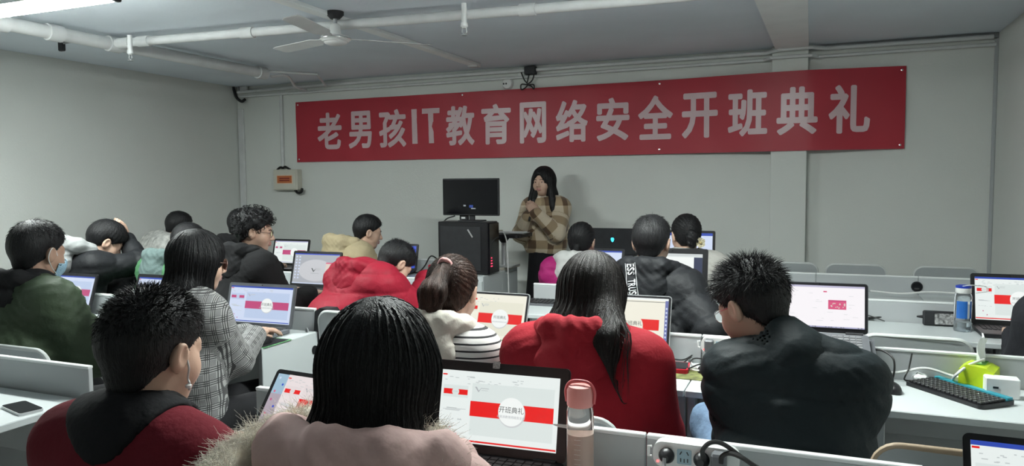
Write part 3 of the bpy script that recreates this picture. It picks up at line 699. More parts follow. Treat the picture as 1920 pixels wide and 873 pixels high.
# crumpled tissue
def crumple(name, label, c, r, m, seed, sq=.7):
    bm = bmesh.new(); bmesh.ops.create_icosphere(bm, subdivisions=3, radius=1); rr = np.random.default_rng(seed); d = rr.normal(size=(14, 3)); d /= np.linalg.norm(d, axis=1)[:, None]; ph = rr.uniform(0, 6, 14)
    for v in bm.verts:
        n_ = np.array(v.co); k = 1+.16*sum(abs(math.sin(3*(n_@d[i])+ph[i]))-.6 for i in range(14))/3; v.co = v.co*(r*k)
        v.co.z *= sq
    z0 = min(v.co.z for v in bm.verts)
    for v in bm.verts: v.co.z -= z0
    me = bpy.data.meshes.new(name); bm.to_mesh(me); bm.free(); me.materials.append(m)
    o = bpy.data.objects.new(name, me); col.objects.link(o); o.location = [float(q) for q in c]; return o
tissue_w = mat('tissue_paper', (.80, .82, .82), .9, var=.03, bump=.2, bscale=90)
p = P(1722, 712, z=ZD); tag(crumple('crumpled_tissue', '', (p[0], p[1]-.03, ZD), .024, tissue_w, 3), 'crumpled white tissue on the desk behind the keyboard', 'tissue')
# tissue pack
p = P(1845, 738, z=ZD)
t = thing('tissue_pack', 'yellow green tissue pack with a white tissue sticking out', 'tissue pack', (p[0]+.005, p[1]+.095, ZD), -.35)
lime = mat('lime_film', (.50, .66, .02), .35, var=.25, scale=9, bump=.25, bscale=18)
MB().prism([(-.055, .004), (-.045, 0), (.045, 0), (.055, .004), (.052, .075), (.03, .088), (-.03, .09), (-.052, .075)], -.09, .09, lambda u_, v_, dd: (u_+.003*math.sin(dd*60), dd, v_+.003*math.sin(dd*45+u_*30))).build('wrapper', lime, t)
MB().prism(rrect(.04, .10, .018, 4), .0885, .0915, lambda u_, v_, dd: (u_, v_, dd)).build('opening_flap', mat('green_film', (.10, .35, .03), .4), t)
vv = []; ff = []; NI, NJ = 12, 9
for i in range(NI):
    for j in range(NJ):
        s = i/(NI-1); q = (j/(NJ-1)-.5); wd = .055+.045*math.sin(s*2.6); vv.append((.012*math.sin(q*9+s*3)*(1-.4*s), q*wd*1.1+.02*s, .085+.105*s*(1-.5*abs(q)*s)+.006*math.sin(q*14)))
for i in range(NI-1):
    for j in range(NJ-1): a = i*NJ+j; ff.append((a, a+1, a+NJ+1, a+NJ))
MB().add(vv, ff).build('tissue_sheet', tissue_w, t, True)
p2 = P(1876, 746, z=ZD)
t = thing('white_box', 'small grey white box in front of the yellow green tissue pack', 'box', (p2[0]+.004, p2[1]+.015, ZD), -.03)
MB().box((0, 0, .035), (.10, .05, .07), .004).build('case', white_plastic, t)
MB().box((-.02, -.0255, .037), (.016, .0012, .007), .0003).build('port', blk, t)

# red phone, mouse pad, black mouse, cables and power strip of the second row
t = thing('mouse_pad', 'green and black camouflage mouse pad beside the red phone', 'mouse pad', tuple(P(1315, 703, z=ZD)))
camo = mat('camouflage_cloth', (.14, .15, .05), .9, var=.7, scale=22)
MB().prism(rrect(.26, .17, .012, 3), 0, .003, lambda u_, v_, dd: (u_, v_, dd)).build('cloth', camo, t)
p = P(1271, 696, z=ZD+.003); t = thing('phone', 'dark phone in a red case on the mouse pad', 'phone', (p[0], p[1]+.02, ZD+.003), .06)
MB().prism(rrect(.078, .10, .01, 3), 0, .016, lambda u_, v_, dd: (u_, v_, dd+.06*(v_+.05))).build('red_case', red_plastic, t)
MB().prism(rrect(.066, .088, .006, 3), .016, .0172, lambda u_, v_, dd: (u_, v_, dd+.06*(v_+.05))).build('glass', blk_gloss, t)
p = P(1330, 700, z=ZD+.003); mouse('black mouse on the camouflage mouse pad', (p[0], p[1]), .9, blk, .115, ZD+.003)
def power_strip(label, p, rz, L, plugs, row_y):
    t = thing('power_strip', label, 'power strip', p, rz, 'power strips')
    MB().prism(rrect(L, .062, .024, 6, L/2, 0), 0, .032, lambda u_, v_, dd: (u_, -dd, v_)).build('housing', white_plastic, t, True)
    MB().tube([(-.005, -.02, .012), (-.013, -.02, .012), (-.013, -.02, -.012), (-.005, -.02, -.012)], .0035, 8).build('hanging_loop', white_plastic, t, True)
    MB().prism(ngon(.012, -.018, .003, .003, 10), .032, .0328, lambda u_, v_, dd: (u_, -dd, v_)).build('indicator_light', emat('indicator_red', (.9, .05, .05), 1.2), t)
    for k in range(int(L/.042)):
        cx = .034+k*.041
        if plugs[k % len(plugs)] == 's':
            so = MB().prism(rrect(.034, .036, .003, 2, cx, 0), .032, .0332, lambda u_, v_, dd: (u_, -dd, v_)).build('socket', mat('socket_blue', (.32, .45, .52), .5), t)
            sl = MB()
            for (ux, uz, an) in ((-.008, .009, .5), (.008, .009, -.5), (-.008, -.008, 0), (0, -.009, 0), (.008, -.008, 0)):
                sl.box((cx+ux, -.0335, uz), (.0024, .001, .009), .0002, Matrix.Rotation(an, 3, 'Y'))
            sl.build('socket_slots', blk, so)
        elif plugs[k % len(plugs)] == 'p':
            pg = MB().lathe([(.018, .032), (.019, .04), (.014, .052), (.008, .058)], 18, (cx, 0, 0), Matrix.Rotation(PI/2, 3, 'X')).build('plug', blk, t, True)
        else:
            MB().box((cx, -.05, .002), (.034, .036, .05), .005).build('adapter_plug', grey_plastic if plugs[k % len(plugs)] == 'g' else white_plastic, t)
    return t
p = P(1228, 862, y=1.775); power_strip('white power strip with black plugs clipped on the nearest panel', (p[0], 1.781, ZP-.020), .0, .20, 'pspg', 1.79)
p = P(1316, 645, y=3.035); power_strip('white power strip on the second row panel by the spiky haired man', (p[0], 3.041, ZP-.022), 0, .16, 'gss', 3.05)
def wp(pts): return [P(*q[:2], y=q[2]) for q in pts]
cable('plug_cable', 'thick black cable arching out of the near power strip', wp([(1318, 858, 1.72), (1318, 842, 1.71), (1333, 829, 1.71), (1356, 832, 1.71), (1390, 856, 1.70), (1420, 876, 1.69), (1450, 890, 1.68)]), .0055)
cable('plug_cable', 'second black cable hooking out of the near power strip', wp([(1352, 868, 1.70), (1354, 855, 1.70), (1368, 849, 1.70), (1392, 858, 1.69), (1415, 874, 1.68), (1440, 892, 1.67)]), .0055)
cable('plug_cable', 'short grey cable dropping from the left plug of the near strip', wp([(1246, 858, 1.725), (1245, 868, 1.72), (1246, 885, 1.70)]), .005, mat('grey_cable', (.35, .36, .37), .5))
cable('white_cable', 'white cable coil beside the red phone', [P(*q, z=ZD+.012) for q in ((1292, 668), (1288, 685), (1305, 694), (1335, 690), (1338, 672), (1325, 662), (1303, 668), (1296, 680), (1320, 695), (1347, 690))], .0035, wire_wht)
cable('data_cable', 'black cable tangle beside the red phone', [P(*q, z=ZD+.02) for q in ((1275, 685), (1297, 668), (1320, 662), (1345, 661), (1360, 668), (1335, 680), (1310, 683), (1290, 690), (1300, 672), (1330, 676), (1350, 690))], .003)
cable('thin_cable', 'thin black cable crossing the coil by the power strip', [P(*q, z=ZD+.028) for q in ((1256, 671), (1280, 674), (1300, 664), (1315, 655), (1330, 668), (1340, 682))], .0025)

# third row: keyboard and papers
p = P(1012, 567, z=ZD); t = thing('keyboard', 'dark keyboard on the third row desk behind the striped sweater', 'keyboard', (p[0], min(p[1], ROWS[2]-.09), ZD), .05)
MB().prism(rrect(.40, .13, .01, 3), 0, .014, lambda u_, v_, dd: (u_, v_, dd+.05*(v_+.065))).build('case', grey_plastic, t)
kk = MB()
for i in range(16):
    for j in range(5): kk.box((-.184+.0245*i, -.048+.024*j, .019+.0012*j), (.020, .019, .006), .0012)
kk.build('keys', key_dark, t)
p = P(1042, 566, z=ZD); t = thing('paper_sheets', 'white paper sheets beside the dark keyboard', 'paper', (p[0]+.16, min(p[1], ROWS[2]-.16), ZD), .3)
for k in range(3): MB().prism([(-.10, -.13), (.10, -.13), (.10, .13), (-.10, .13)], .001*k, .001*k+.0006, lambda u_, v_, dd: (u_*math.cos(.1*k)-v_*math.sin(.1*k), v_+u_*.1*k, dd+.02*max(0, u_+.02)**1.2)).build('sheet', tissue_w, t)

# left side
p = P(25, 772, z=ZD); t = thing('phone', 'black phone with a pale edge lying on the left desk', 'phone', (p[0], p[1]+.03, ZD), -.25)
MB().prism(rrect(.075, .155, .012, 4), 0, .0085, lambda u_, v_, dd: (v_, u_, dd)).build('frame', silver, t, True)
MB().prism(rrect(.071, .151, .011, 4), .0085, .0095, lambda u_, v_, dd: (v_, u_, dd)).build('glass', blk_gloss, t)
p = P(523, 632, z=ZD); t = thing('mouse_pad', 'dark mouse pad with a green border under the hand', 'mouse pad', (p[0]-.02, 2.735, ZD), 0)
MB().prism(rrect(.24, .20, .01, 3), 0, .003, lambda u_, v_, dd: (u_, v_, dd)).build('border', mat('green_trim', (.12, .32, .14), .8), t)
MB().prism(rrect(.22, .18, .008, 3), .003, .0038, lambda u_, v_, dd: (u_, v_, dd)).build('cloth', blk_matte, t)
MOUSE_P = (p[0]+.035, 2.71); mouse('dark mouse under the hand of the woman in checks', MOUSE_P, .1, blk, .105, ZD+.004)
cable('laptop_cable', 'dark cable beside the grey laptop on the left block', [P(*q, z=ZD+.01) for q in ((545, 585), (552, 582), (562, 590), (570, 605), (578, 620))], .004, mat('grey_cable', (.35, .36, .37), .5))
cable('desk_cable', 'grey cable on the desk edge beside the checked blazer', [P(*q, z=ZD+.006) for q in ((470, 800), (440, 812), (425, 822), (432, 830), (462, 822))], .003, mat('grey_cable', (.35, .36, .37), .5))
# coat over the desk end
t = thing('draped_coat', 'dark coat draped over the gap between the desk blocks', 'coat', (-2.28, ROWS[3]+.02, .45))
def dc(u_, v_, d_): return (u_+.012*math.sin(v_*30), d_*(1+.2*math.sin(u_*60))+.01*math.sin(u_*50+v_*9), v_)
pr = [(-.045, 0)]+[(-.045+.13*i/10, -.02*math.sin(i*1.3)) for i in range(1, 10)]+[(.09, 0), (.095, .2), (.085, .38), (.05, .41), (-.01, .41), (-.04, .39), (-.05, .2)]
MB().prism(pr, -.035, .035, dc).build('coat_cloth', blk_matte, t, True)

# ------------------------------------------------------------------ presenter's corner
t = thing('low_cabinet', 'pale grey low cabinet under the black computer tower', 'cabinet', (-2.62, 5.45, 0))
MB().box((0, 0, .375), (.46, .44, .75), .004).build('body', desk_white, t)
for s in (-1, 1):
    d_ = MB().box((s*.113, -.226, .37), (.222, .014, .68), .003).build('door', desk_white, t); MB().box((s*.02, -.238, .45), (.012, .012, .09), .003).build('handle', blk_matte, d_)
t = thing('low_cabinet', 'pale low cabinet with a cream top beside the presenter', 'cabinet', (-2.63, 5.91, 0))
MB().box((0, 0, .365), (.34, .42, .73), .004).build('body', desk_white, t)
MB().box((0, 0, .745), (.38, .46, .03), .006).build('cabinet_top', cream_plastic, t)
d_ = MB().box((.172, 0, .37), (.012, .38, .66), .003).build('door', desk_white, t); MB().box((.183, -.14, .45), (.01, .012, .09), .003).build('handle', blk_matte, d_)
t = thing('computer_tower', 'black computer tower with red lights on a low cabinet', 'computer', (-2.60, 5.40, .75), 0)
MB().box((0, 0, .215), (.44, .20, .41), .006).build('case', blk, t)
MB().box((-.02, -.102, .21), (.36, .006, .35), .003).build('side_panel', blk_matte, t)
MB().box((.07, -.107, .33), (.012, .004, .075), .001, Matrix.Rotation(-.6, 3, 'Y')).build('case_badge', silver, t)
fr = MB().box((.226, 0, .21), (.014, .19, .40), .004).build('front_grille', blk_gloss, t)
for k in range(4): MB().box((.234, -.06, .07+.022*k), (.003, .03-.005*k, .008), .001).build('red_light', emat('tower_red', (.9, .02, .06), .8), fr)
for sx in (-1, 1):
    for sy in (-1, 1): MB().box((sx*.18, sy*.07, .005), (.04, .03, .01), .002).build('foot', blk, t)
# monitor standing on the tower
pa, pb = P(831, 336, y=5.44), P(940, 403, y=5.44); mw, mh = pb[0]-pa[0], pa[2]-pb[2]; mx = (pa[0]+pb[0])/2; zt = .75+.42
t = thing('monitor', 'black computer monitor standing on top of the computer tower', 'monitor', (mx, 5.42, zt), -.06)
zc = P(885, 369, y=5.42)[2]-zt
bk_ = MB().box((0, .0, zc), (mw, .022, mh+.01), .005).build('panel', blk_matte, t)
MB().box((0, -.0125, zc), (mw-.02, .003, mh-.012), .001).build('glass', blk_gloss, bk_)
MB().box((.01, -.0146, zc-mh*.26), (.035, .001, .022), .0003).build('blue_sticker', mat('sticker_blue', (.03, .07, .35), .5), bk_)
MB().box((-.05, -.0146, zc-mh*.24), (.022, .001, .012), .0003).build('sticker_mark', mat('sticker_pale', (.4, .42, .45), .5), bk_)
MB().box((.03, -.0146, zc-mh*.32), (.04, .001, .008), .0003).build('sticker_mark', mat('sticker_pale', (.4, .42, .45), .5), bk_)
MB().box((.0, .02, (zc-mh*.3)/2+.005), (.05, .02, zc-mh*.3), .004).build('stand_neck', blk_matte, t)
MB().prism(rrect(.20, .16, .03), 0, .008, lambda u_, v_, dd: (u_, v_+.02, dd)).build('stand_foot', blk_matte, t)
MB().box((-.08, .03, .045), (.075, .03, .072), .004).build('connector_box', blk_matte, t)
MB().box((-.08, .0135, .025), (.035, .002, .014), .0005).build('connector_label', white_plastic, t)
# standing table with papers
pt_ = P(958, 440, y=5.98); tz = P(945, 437, y=5.88)[2]
t = thing('standing_table', 'black topped standing table with a grey pole before the presenter', 'table', (-2.52, 5.88, .76))
MB().prism(rrect(.56, .36, .04), tz-.76-.028, tz-.76, lambda u_, v_, dd: (u_-.04, v_, dd)).build('tabletop', blk, t)
MB().tube([(.03, 0, .01), (.03, 0, tz-.79)], .022, 14).build('pole', silver, t, True)
MB().lathe([(.055, tz-.795), (.03, tz-.83), (.022, tz-.84)], 16, (.03, 0, 0)).build('collar', blk_matte, t, True)
MB().prism(rrect(.22, .22, .02), 0, .012, lambda u_, v_, dd: (u_+.03, v_, dd)).build('foot', silver, t)
t = thing('document', 'cream folder lying on the standing table', 'document', (-2.67, 5.88, tz), .05)
MB().box((0, 0, .012), (.26, .22, .022), .003).build('cover', cream_plastic, t); MB().box((0, -.003, .012), (.25, .217, .016), .001).build('pages', tissue_w, t)
t = thing('paper_stack', 'white papers at the right end of the standing table', 'paper', (-2.40, 5.84, tz), -.1)
for k in range(4): MB().prism([(-.11, -.09), (.13, -.09), (.13, .09), (-.11, .09)], .002*k, .002*k+.0012, lambda u_, v_, dd: (u_*math.cos(.12*k)-v_*math.sin(.12*k), v_*math.cos(.12*k)+u_*math.sin(.12*k), dd+.012*math.sin(u_*9+k)**2)).build('sheet', tissue_w, t)
cable('white_cable', 'white cable hanging from the standing table past the tower', [(-2.46, 5.80, tz+.01), (-2.36, 5.60, tz+.005), (-2.30, 5.5, tz-.06), (-2.285, 5.48, tz-.25), (-2.28, 5.48, tz-.5), (-2.30, 5.5, .40)], .006, wire_wht)
for k, lab in enumerate(('black cable loop behind the tower', 'second black cable loop left of the tower', 'black cable running up to the monitor')):
    cable('tower_cable', lab, [[(-2.86, 5.40, .84), (-2.93, 5.38, .88), (-2.97, 5.34, .80), (-3.02, 5.32, .75), (-3.08, 5.3, .752)], [(-2.83, 5.44, .90), (-2.90, 5.42, .84), (-2.95, 5.38, .76), (-3.0, 5.3, .75)], [(-2.835, 5.40, 1.02), (-2.86, 5.42, 1.10), (-2.82, 5.44, 1.18), (-2.74, 5.45, 1.21)]][k], .006)
p = P(807, 472, y=5.3); tag(MB().box((0, 0, .04), (.035, .035, .08), .008).build('red_container', red_plastic, None, False, (p[0], 5.3, ZD)), 'small red container left of the computer tower', 'container')
# ------------------------------------------------------------------ people: signed distance shapes turned into smooth meshes
A_ = lambda *q: np.array(q, np.float32)
def cone(p, a, b, r1, r2, sx=1.0):
    """tapered round limb from a to b; sx widens it along x"""
    a = np.asarray(a, np.float32); b = np.asarray(b, np.float32); d = b-a
    q = p-a
    if sx != 1.0: q = q*A_(1/sx, 1, 1); d = d*A_(1/sx, 1, 1)
    t = np.clip((q@d)/max(float(d@d), 1e-9), 0, 1)
    return np.linalg.norm(q-t[:, None]*d, axis=1)-(r1+(r2-r1)*t)
def ell(p, c, r, R=None):
    q = p-np.asarray(c, np.float32)
    if R is not None: q = q@np.asarray(R, np.float32)
    r = np.asarray(r, np.float32); k0 = np.linalg.norm(q/r, axis=1); k1 = np.linalg.norm(q/(r*r), axis=1)
    return k0*(k0-1)/np.maximum(k1, 1e-6)
def smin(a, b, k): h = np.maximum(k-np.abs(a-b), 0)/k; return np.minimum(a, b)-h*h*k*.25
def smax(a, b, k): return -smin(-a, -b, k)
def Rm(yaw=0, pitch=0, roll=0):
    """head turn: yaw to the left positive, pitch down positive, roll to the right positive"""
    return np.array(Matrix.Rotation(yaw, 3, 'Z') @ Matrix.Rotation(-pitch, 3, 'X') @ Matrix.Rotation(roll, 3, 'Y'), np.float32)

def grad(fn, p, e=.002):
    g = np.stack([fn(p+A_(*(e if i == j else 0 for j in range(3))))-fn(p-A_(*(e if i == j else 0 for j in range(3)))) for i in range(3)], 1)
    return g/np.maximum(np.linalg.norm(g, axis=1), 1e-9)[:, None]

def nets(fn, lo, hi, h, relax=1):
    lo = np.array(lo, float); hi = np.array(hi, float); n = np.ceil((hi-lo)/h).astype(int)+1
    ax = [np.float32(lo[i]+h*np.arange(n[i])) for i in range(3)]
    D = np.empty(n, np.float32)
    YY, ZZ = np.meshgrid(ax[1], ax[2], indexing='ij'); st = max(1, int(150000/(n[1]*n[2])))
    for i in range(0, n[0], st):
        xs = ax[0][i:i+st]; m = len(xs)
        p = np.empty((m, n[1], n[2], 3), np.float32); p[..., 0] = xs[:, None, None]; p[..., 1] = YY; p[..., 2] = ZZ
        D[i:i+st] = fn(p.reshape(-1, 3)).reshape(m, n[1], n[2])
    D[0] = D[-1] = abs(h); D[:, 0] = D[:, -1] = abs(h); D[:, :, 0] = D[:, :, -1] = abs(h)
    ins = D < 0; c = tuple(k-1 for k in n)
    acc = np.zeros(c+(3,), np.float32); cnt = np.zeros(c, np.float32)
    cor = [(i, j, k) for i in (0, 1) for j in (0, 1) for k in (0, 1)]
    sl = lambda q: tuple(slice(q[i], q[i]+c[i]) for i in range(3))
    for q in cor:
        for a in range(3):
            if q[a]: continue
            r = list(q); r[a] = 1
            d0, d1 = D[sl(q)], D[sl(r)]; m = ins[sl(q)] != ins[sl(r)]
            t = np.where(m, d0/np.where(m, d0-d1, 1), 0)
            for b in range(3): acc[..., b] += np.where(m, (t if b == a else q[b]), 0)
            cnt += m
    act = cnt > 0; ids = -np.ones(c, np.int64); ids[act] = np.arange(act.sum())
    ci = np.argwhere(act); V = lo+h*(ci+acc[act]/cnt[act][:, None])
    Fq = []
    for a in range(3):
        b, g = (a+1) % 3, (a+2) % 3
        s0 = [slice(None)]*3; s1 = [slice(None)]*3; s0[a] = slice(0, -1); s1[a] = slice(1, None)
        i0 = ins[tuple(s0)]; i1 = ins[tuple(s1)]; E_ = np.argwhere(i0 != i1)
        ok = (E_[:, b] > 0) & (E_[:, b] < n[b]-1) & (E_[:, g] > 0) & (E_[:, g] < n[g]-1); E_ = E_[ok]
        fl = i0[tuple(E_.T)]
        def cell(db, dg): q = E_.copy(); q[:, b] -= db; q[:, g] -= dg; return ids[tuple(q.T)]
        Q = np.stack([cell(1, 1), cell(0, 1), cell(0, 0), cell(1, 0)], 1); Q[~fl] = Q[~fl][:, ::-1]; Fq.append(Q)
    Fq = np.concatenate(Fq); V = V.astype(np.float32)
    for _ in range(relax):
        d = fn(V); V = V-np.clip(d, -h, h)[:, None]*grad(fn, V)*.8
    return V, Fq

def mesh_np(name, V, Fs, mats, parent=None, smooth=True, pat=None, midx=None):
    """V Nx3; Fs a list of (M x k) index arrays"""
    me = bpy.data.meshes.new(name); me.vertices.add(len(V)); me.vertices.foreach_set('co', np.asarray(V, np.float32).ravel())
    nl = sum(f.size for f in Fs); npoly = sum(len(f) for f in Fs); me.loops.add(nl); me.polygons.add(npoly)
    me.loops.foreach_set('vertex_index', np.concatenate([f.ravel() for f in Fs]).astype(np.int32))
    tot = np.concatenate([np.full(len(f), f.shape[1]) for f in Fs]).astype(np.int32); me.polygons.foreach_set('loop_start', np.concatenate([[0], np.cumsum(tot)[:-1]]).astype(np.int32))
    me.polygons.foreach_set('loop_total', tot)
    me.update(calc_edges=True); me.polygons.foreach_set('use_smooth', np.full(npoly, smooth))
    for m in (mats if isinstance(mats, (list, tuple)) else [mats]): me.materials.append(m)
    if midx is not None: me.polygons.foreach_set('material_index', midx.astype(np.int32))
    if pat is not None: at = me.attributes.new('pat', 'FLOAT_VECTOR', 'POINT'); at.data.foreach_set('vector', pat.astype(np.float32).ravel())
    me.validate(); me.update()
    o = bpy.data.objects.new(name, me); col.objects.link(o)
    if parent is not None: o.parent = parent
    return o

def joinv(parts):
    Vs, Fl, k = [], {}, 0
    for V, Fs in parts:
        for f in (Fs if isinstance(Fs, list) else [Fs]): Fl.setdefault(f.shape[1], []).append(f+k)
        Vs.append(V); k += len(V)
    return np.concatenate(Vs), [np.concatenate(v) for v in Fl.values()]

def strands(paths, wid, taper=.15):
    """paths N x K x 3 -> thin three sided tapering strands"""
    N, K, _ = paths.shape; T = np.gradient(paths, axis=1); T /= np.maximum(np.linalg.norm(T, axis=2), 1e-9)[..., None]
    ref = RNG.normal(size=(N, 1, 3)); a = np.cross(T, ref); a /= np.maximum(np.linalg.norm(a, axis=2), 1e-9)[..., None]; b = np.cross(T, a)
    tt = np.linspace(0, 1, K); w_ = (np.asarray(wid).reshape(-1, 1)*(1-(1-taper)*tt**1.5)[None])[..., None]
    V = np.stack([paths+w_*(a*math.cos(2*PI*k/3)+b*math.sin(2*PI*k/3)) for k in range(3)], 2).reshape(-1, 3)
    i, j = np.meshgrid(np.arange(N), np.arange(K-1), indexing='ij'); base = (i*K+j).ravel()*3
    Fq = np.concatenate([np.stack([base+k, base+(k+1) % 3, base+3+(k+1) % 3, base+3+k], 1) for k in range(3)])
    return V.astype(np.float32), Fq

def grow(fn, roots, flow, steps, step, lift=0.0, jitter=.15, clump=None):
    """strand paths creeping over the surface fn along a flow field, standing off by lift (per step)"""
    p = roots.astype(np.float32); out = [p]; N = len(p); jd = RNG.normal(size=(N, 3)).astype(np.float32)*jitter
    step = np.broadcast_to(np.asarray(step, np.float32), (N,))[:, None]
    for s in range(steps):
        n = grad(fn, p); d = flow(p, s)+jd
        d = d-n*(d*n).sum(1)[:, None]*(1 if not np.ndim(lift) and lift == 0 else 1)
        d /= np.maximum(np.linalg.norm(d, axis=1), 1e-6)[:, None]
        p = p+d*step
        off = (lift*(s+1)/steps) if np.ndim(lift) == 0 else lift*(s+1)/steps
        p = p-(fn(p)-off)[:, None]*grad(fn, p)*.9
        out.append(p)
    return np.stack(out, 1)

# ---- head template (head centre at the origin, eye level z = 0, face towards +y)
def head_fn(p):
    q = p.copy(); q[:, 0] = np.abs(q[:, 0])
    d = ell(q, (0, -.014, .030), (.077, .096, .090))
    d = smin(d, ell(q, (0, .022, -.042), (.060, .066, .074)), .04)
    d = smin(d, cone(q, (0, .055, -.098), (.02, .045, -.092), .021, .022), .03)
    d = smin(d, ell(q, (.043, .046, -.036), (.026, .028, .03)), .03)
    d = smin(d, cone(q, (.012, .079, .020), (.045, .066, .018), .011, .011), .018)
    d = smax(d, -ell(q, (.032, .098, -.001), (.018, .017, .0125)), .014)
    d = smin(d, cone(q, (.018, .0805, .0060), (.046, .0745, .0045), .0070, .0065), .006)
    d = smin(d, cone(q, (.020, .0785, -.0095), (.044, .073, -.009), .0055, .005), .006)
    d = smin(d, cone(q, (0, .086, .006), (0, .104, -.032), .0075, .0115), .014)
    d = smin(d, ell(q, (.0115, .092, -.037), (.009, .012, .008)), .008)
    d = smin(d, cone(q, (0, .092, -.0585), (.0215, .080, -.0615), .0068, .0035), .008)
    d = smin(d, cone(q, (0, .090, -.0705), (.016, .081, -.068), .0075, .004), .008)
    d = smax(d, -cone(q, (0, .101, -.0648), (.02, .089, -.0652), .0016, .001), .003)
    e = ell(q, (.083, -.010, -.008), (.010, .021, .033), Rm(0, 0, .18)); e = smax(e, -ell(q, (.094, -.006, -.004), (.009, .012, .021)), .006)
    d = smin(d, e, .012)
    d = smin(d, cone(q, (0, -.022, -.075), (0, -.042, -.19), .053, .056), .035)
    return d
HEAD_V, HEAD_F = nets(head_fn, (-.11, -.125, -.20), (.11, .125, .14), .0050)
def _lips():
    c = HEAD_V[HEAD_F].mean(1); return ((np.abs(c[:, 0]) < .0215) & (c[:, 1] > .082) & (c[:, 2] < -.0545) & (c[:, 2] > -.077)).astype(int)
HEAD_M = _lips()

def hand_np(side, curl=.35, spread=.0, thumb=.5, h=.0064):
    """hand with five fingers; wrist at origin, fingers +y, palm facing -z, thumb towards -x*side"""
    s = -side
    segs = []
    for k, (bx, by, L) in enumerate(((.029, .080, .068), (.0098, .086, .078), (-.0095, .083, .073), (-.028, .074, .058))):
        a = curl*(1+.12*k); x, y, z = bx*s, by, 0.0; ang = a*.6; dirx = math.sin(spread*(1.5-k))*s
        pr = (.0088, .0082, .0074, .0066)
        for j, f_ in enumerate((.45, .31, .24)):
            nx_, ny, nz = x+dirx*L*f_, y+math.cos(ang)*L*f_, z-math.sin(ang)*L*f_
            segs.append(((x, y, z), (nx_, ny, nz), pr[j], pr[j+1])); x, y, z = nx_, ny, nz; ang += a
    t0 = (.022*s, .022, -.006); t1 = (.043*s, .050, -.012-.01*thumb); t2 = (.046*s-.012*s*thumb, .078, -.018-.014*thumb); t3 = (.040*s-.02*s*thumb, .098, -.024-.016*thumb)
    def fn(p):
        d = cone(p, (0, -.03, 0), (0, .01, 0), .026, .027)
        d = smin(d, ell(p, (0, .045, 0), (.042, .05, .0145)), .02)
        for (a, b, r1, r2) in segs: d = smin(d, cone(p, a, b, r1, r2), .006)
        for a, b, r1, r2 in ((t0, t1, .014, .011), (t1, t2, .0105, .009), (t2, t3, .009, .0075)): d = smin(d, cone(p, a, b, r1, r2), .009)
        return d
    return nets(fn, (-.08, -.05, -.12), (.08, .18, .05), h)
# ------------------------------------------------------------------ cloth and hair materials
def amath(nt, op, a, b=None):
    n = nt.nodes.new('ShaderNodeMath'); n.operation = op
    for i, v in enumerate((a, b)):
        if v is None: continue
        if isinstance(v, (int, float)): n.inputs[i].default_value = v
        else: nt.links.new(v, n.inputs[i])
    return n.outputs[0]
def patmat(name, build, rough=.85, sheen=.2, bump=.15, bscale=140):
    if name in MATS: return MATS[name]
    m = bpy.data.materials.new(name); m.use_nodes = True; MATS[name] = m; nt = m.node_tree; b = nt.nodes['Principled BSDF']
    b.inputs['Roughness'].default_value = rough; b.inputs['Sheen Weight'].default_value = sheen; b.inputs['Specular IOR Level'].default_value = .25
    at = nt.nodes.new('ShaderNodeAttribute'); at.attribute_name = 'pat'; sp = nt.nodes.new('ShaderNodeSeparateXYZ'); nt.links.new(at.outputs['Vector'], sp.inputs[0])
    c = build(nt, sp.outputs[0], sp.outputs[1], sp.outputs[2]); nt.links.new(c, b.inputs['Base Color'])
    tc = nt.nodes.new('ShaderNodeTexCoord'); n2 = nt.nodes.new('ShaderNodeTexNoise'); n2.inputs['Scale'].default_value = bscale; nt.links.new(tc.outputs['Object'], n2.inputs['Vector'])
    bp = nt.nodes.new('ShaderNodeBump'); bp.inputs['Strength'].default_value = bump; bp.inputs['Distance'].default_value = .01; nt.links.new(n2.outputs['Fac'], bp.inputs['Height']); nt.links.new(bp.outputs[0], b.inputs['Normal'])
    return m
def mixc(nt, fac, c1, c2):
    n = nt.nodes.new('ShaderNodeMix'); n.data_type = 'RGBA'
    nt.links.new(fac, n.inputs['Factor']) if not isinstance(fac, (int, float)) else None
    for k, c in (('A', c1), ('B', c2)):
        s = [i for i in n.inputs if i.name == k and i.type == 'RGBA'][0]
        if isinstance(c, tuple): s.default_value = (*c, 1)
        else: nt.links.new(c, s)
    return [o for o in n.outputs if o.type == 'RGBA'][0]
def fr(nt, c, period, duty, off=0.0): return amath(nt, 'LESS_THAN', amath(nt, 'FRACT', amath(nt, 'ADD', amath(nt, 'MULTIPLY', c, 1/period), 100.0+off)), duty)
def glen(nt, u_, v_, w_):
    X = amath(nt, 'ADD', u_, w_); fu, fv = fr(nt, X, .0085, .5), fr(nt, v_, .0085, .5)
    bu, bv = fr(nt, X, .052, .5), fr(nt, v_, .052, .5)
    a = mixc(nt, fu, (.38, .38, .37), (.05, .05, .052)); b = mixc(nt, fv, (.38, .38, .37), (.05, .05, .052))
    plain = mixc(nt, amath(nt, 'ABSOLUTE', amath(nt, 'SUBTRACT', fr(nt, X, .006, .5), fr(nt, v_, .006, .5))), (.30, .30, .30), (.12, .12, .12))
    return mixc(nt, bu, mixc(nt, bv, plain, b), mixc(nt, bv, a, mixc(nt, fu, b, (.04, .04, .042))))
def buffalo(nt, u_, v_, w_):
    X = amath(nt, 'ADD', u_, w_); a, b = fr(nt, X, .19, .36, .15), fr(nt, v_, .19, .40, .3)
    return mixc(nt, a, mixc(nt, b, (.62, .53, .40), (.36, .27, .17)), mixc(nt, b, (.36, .27, .17), (.12, .075, .045)))
def stripes(nt, u_, v_, w_): return mixc(nt, fr(nt, v_, .0215, .27), (.66, .64, .62), (.02, .02, .022))

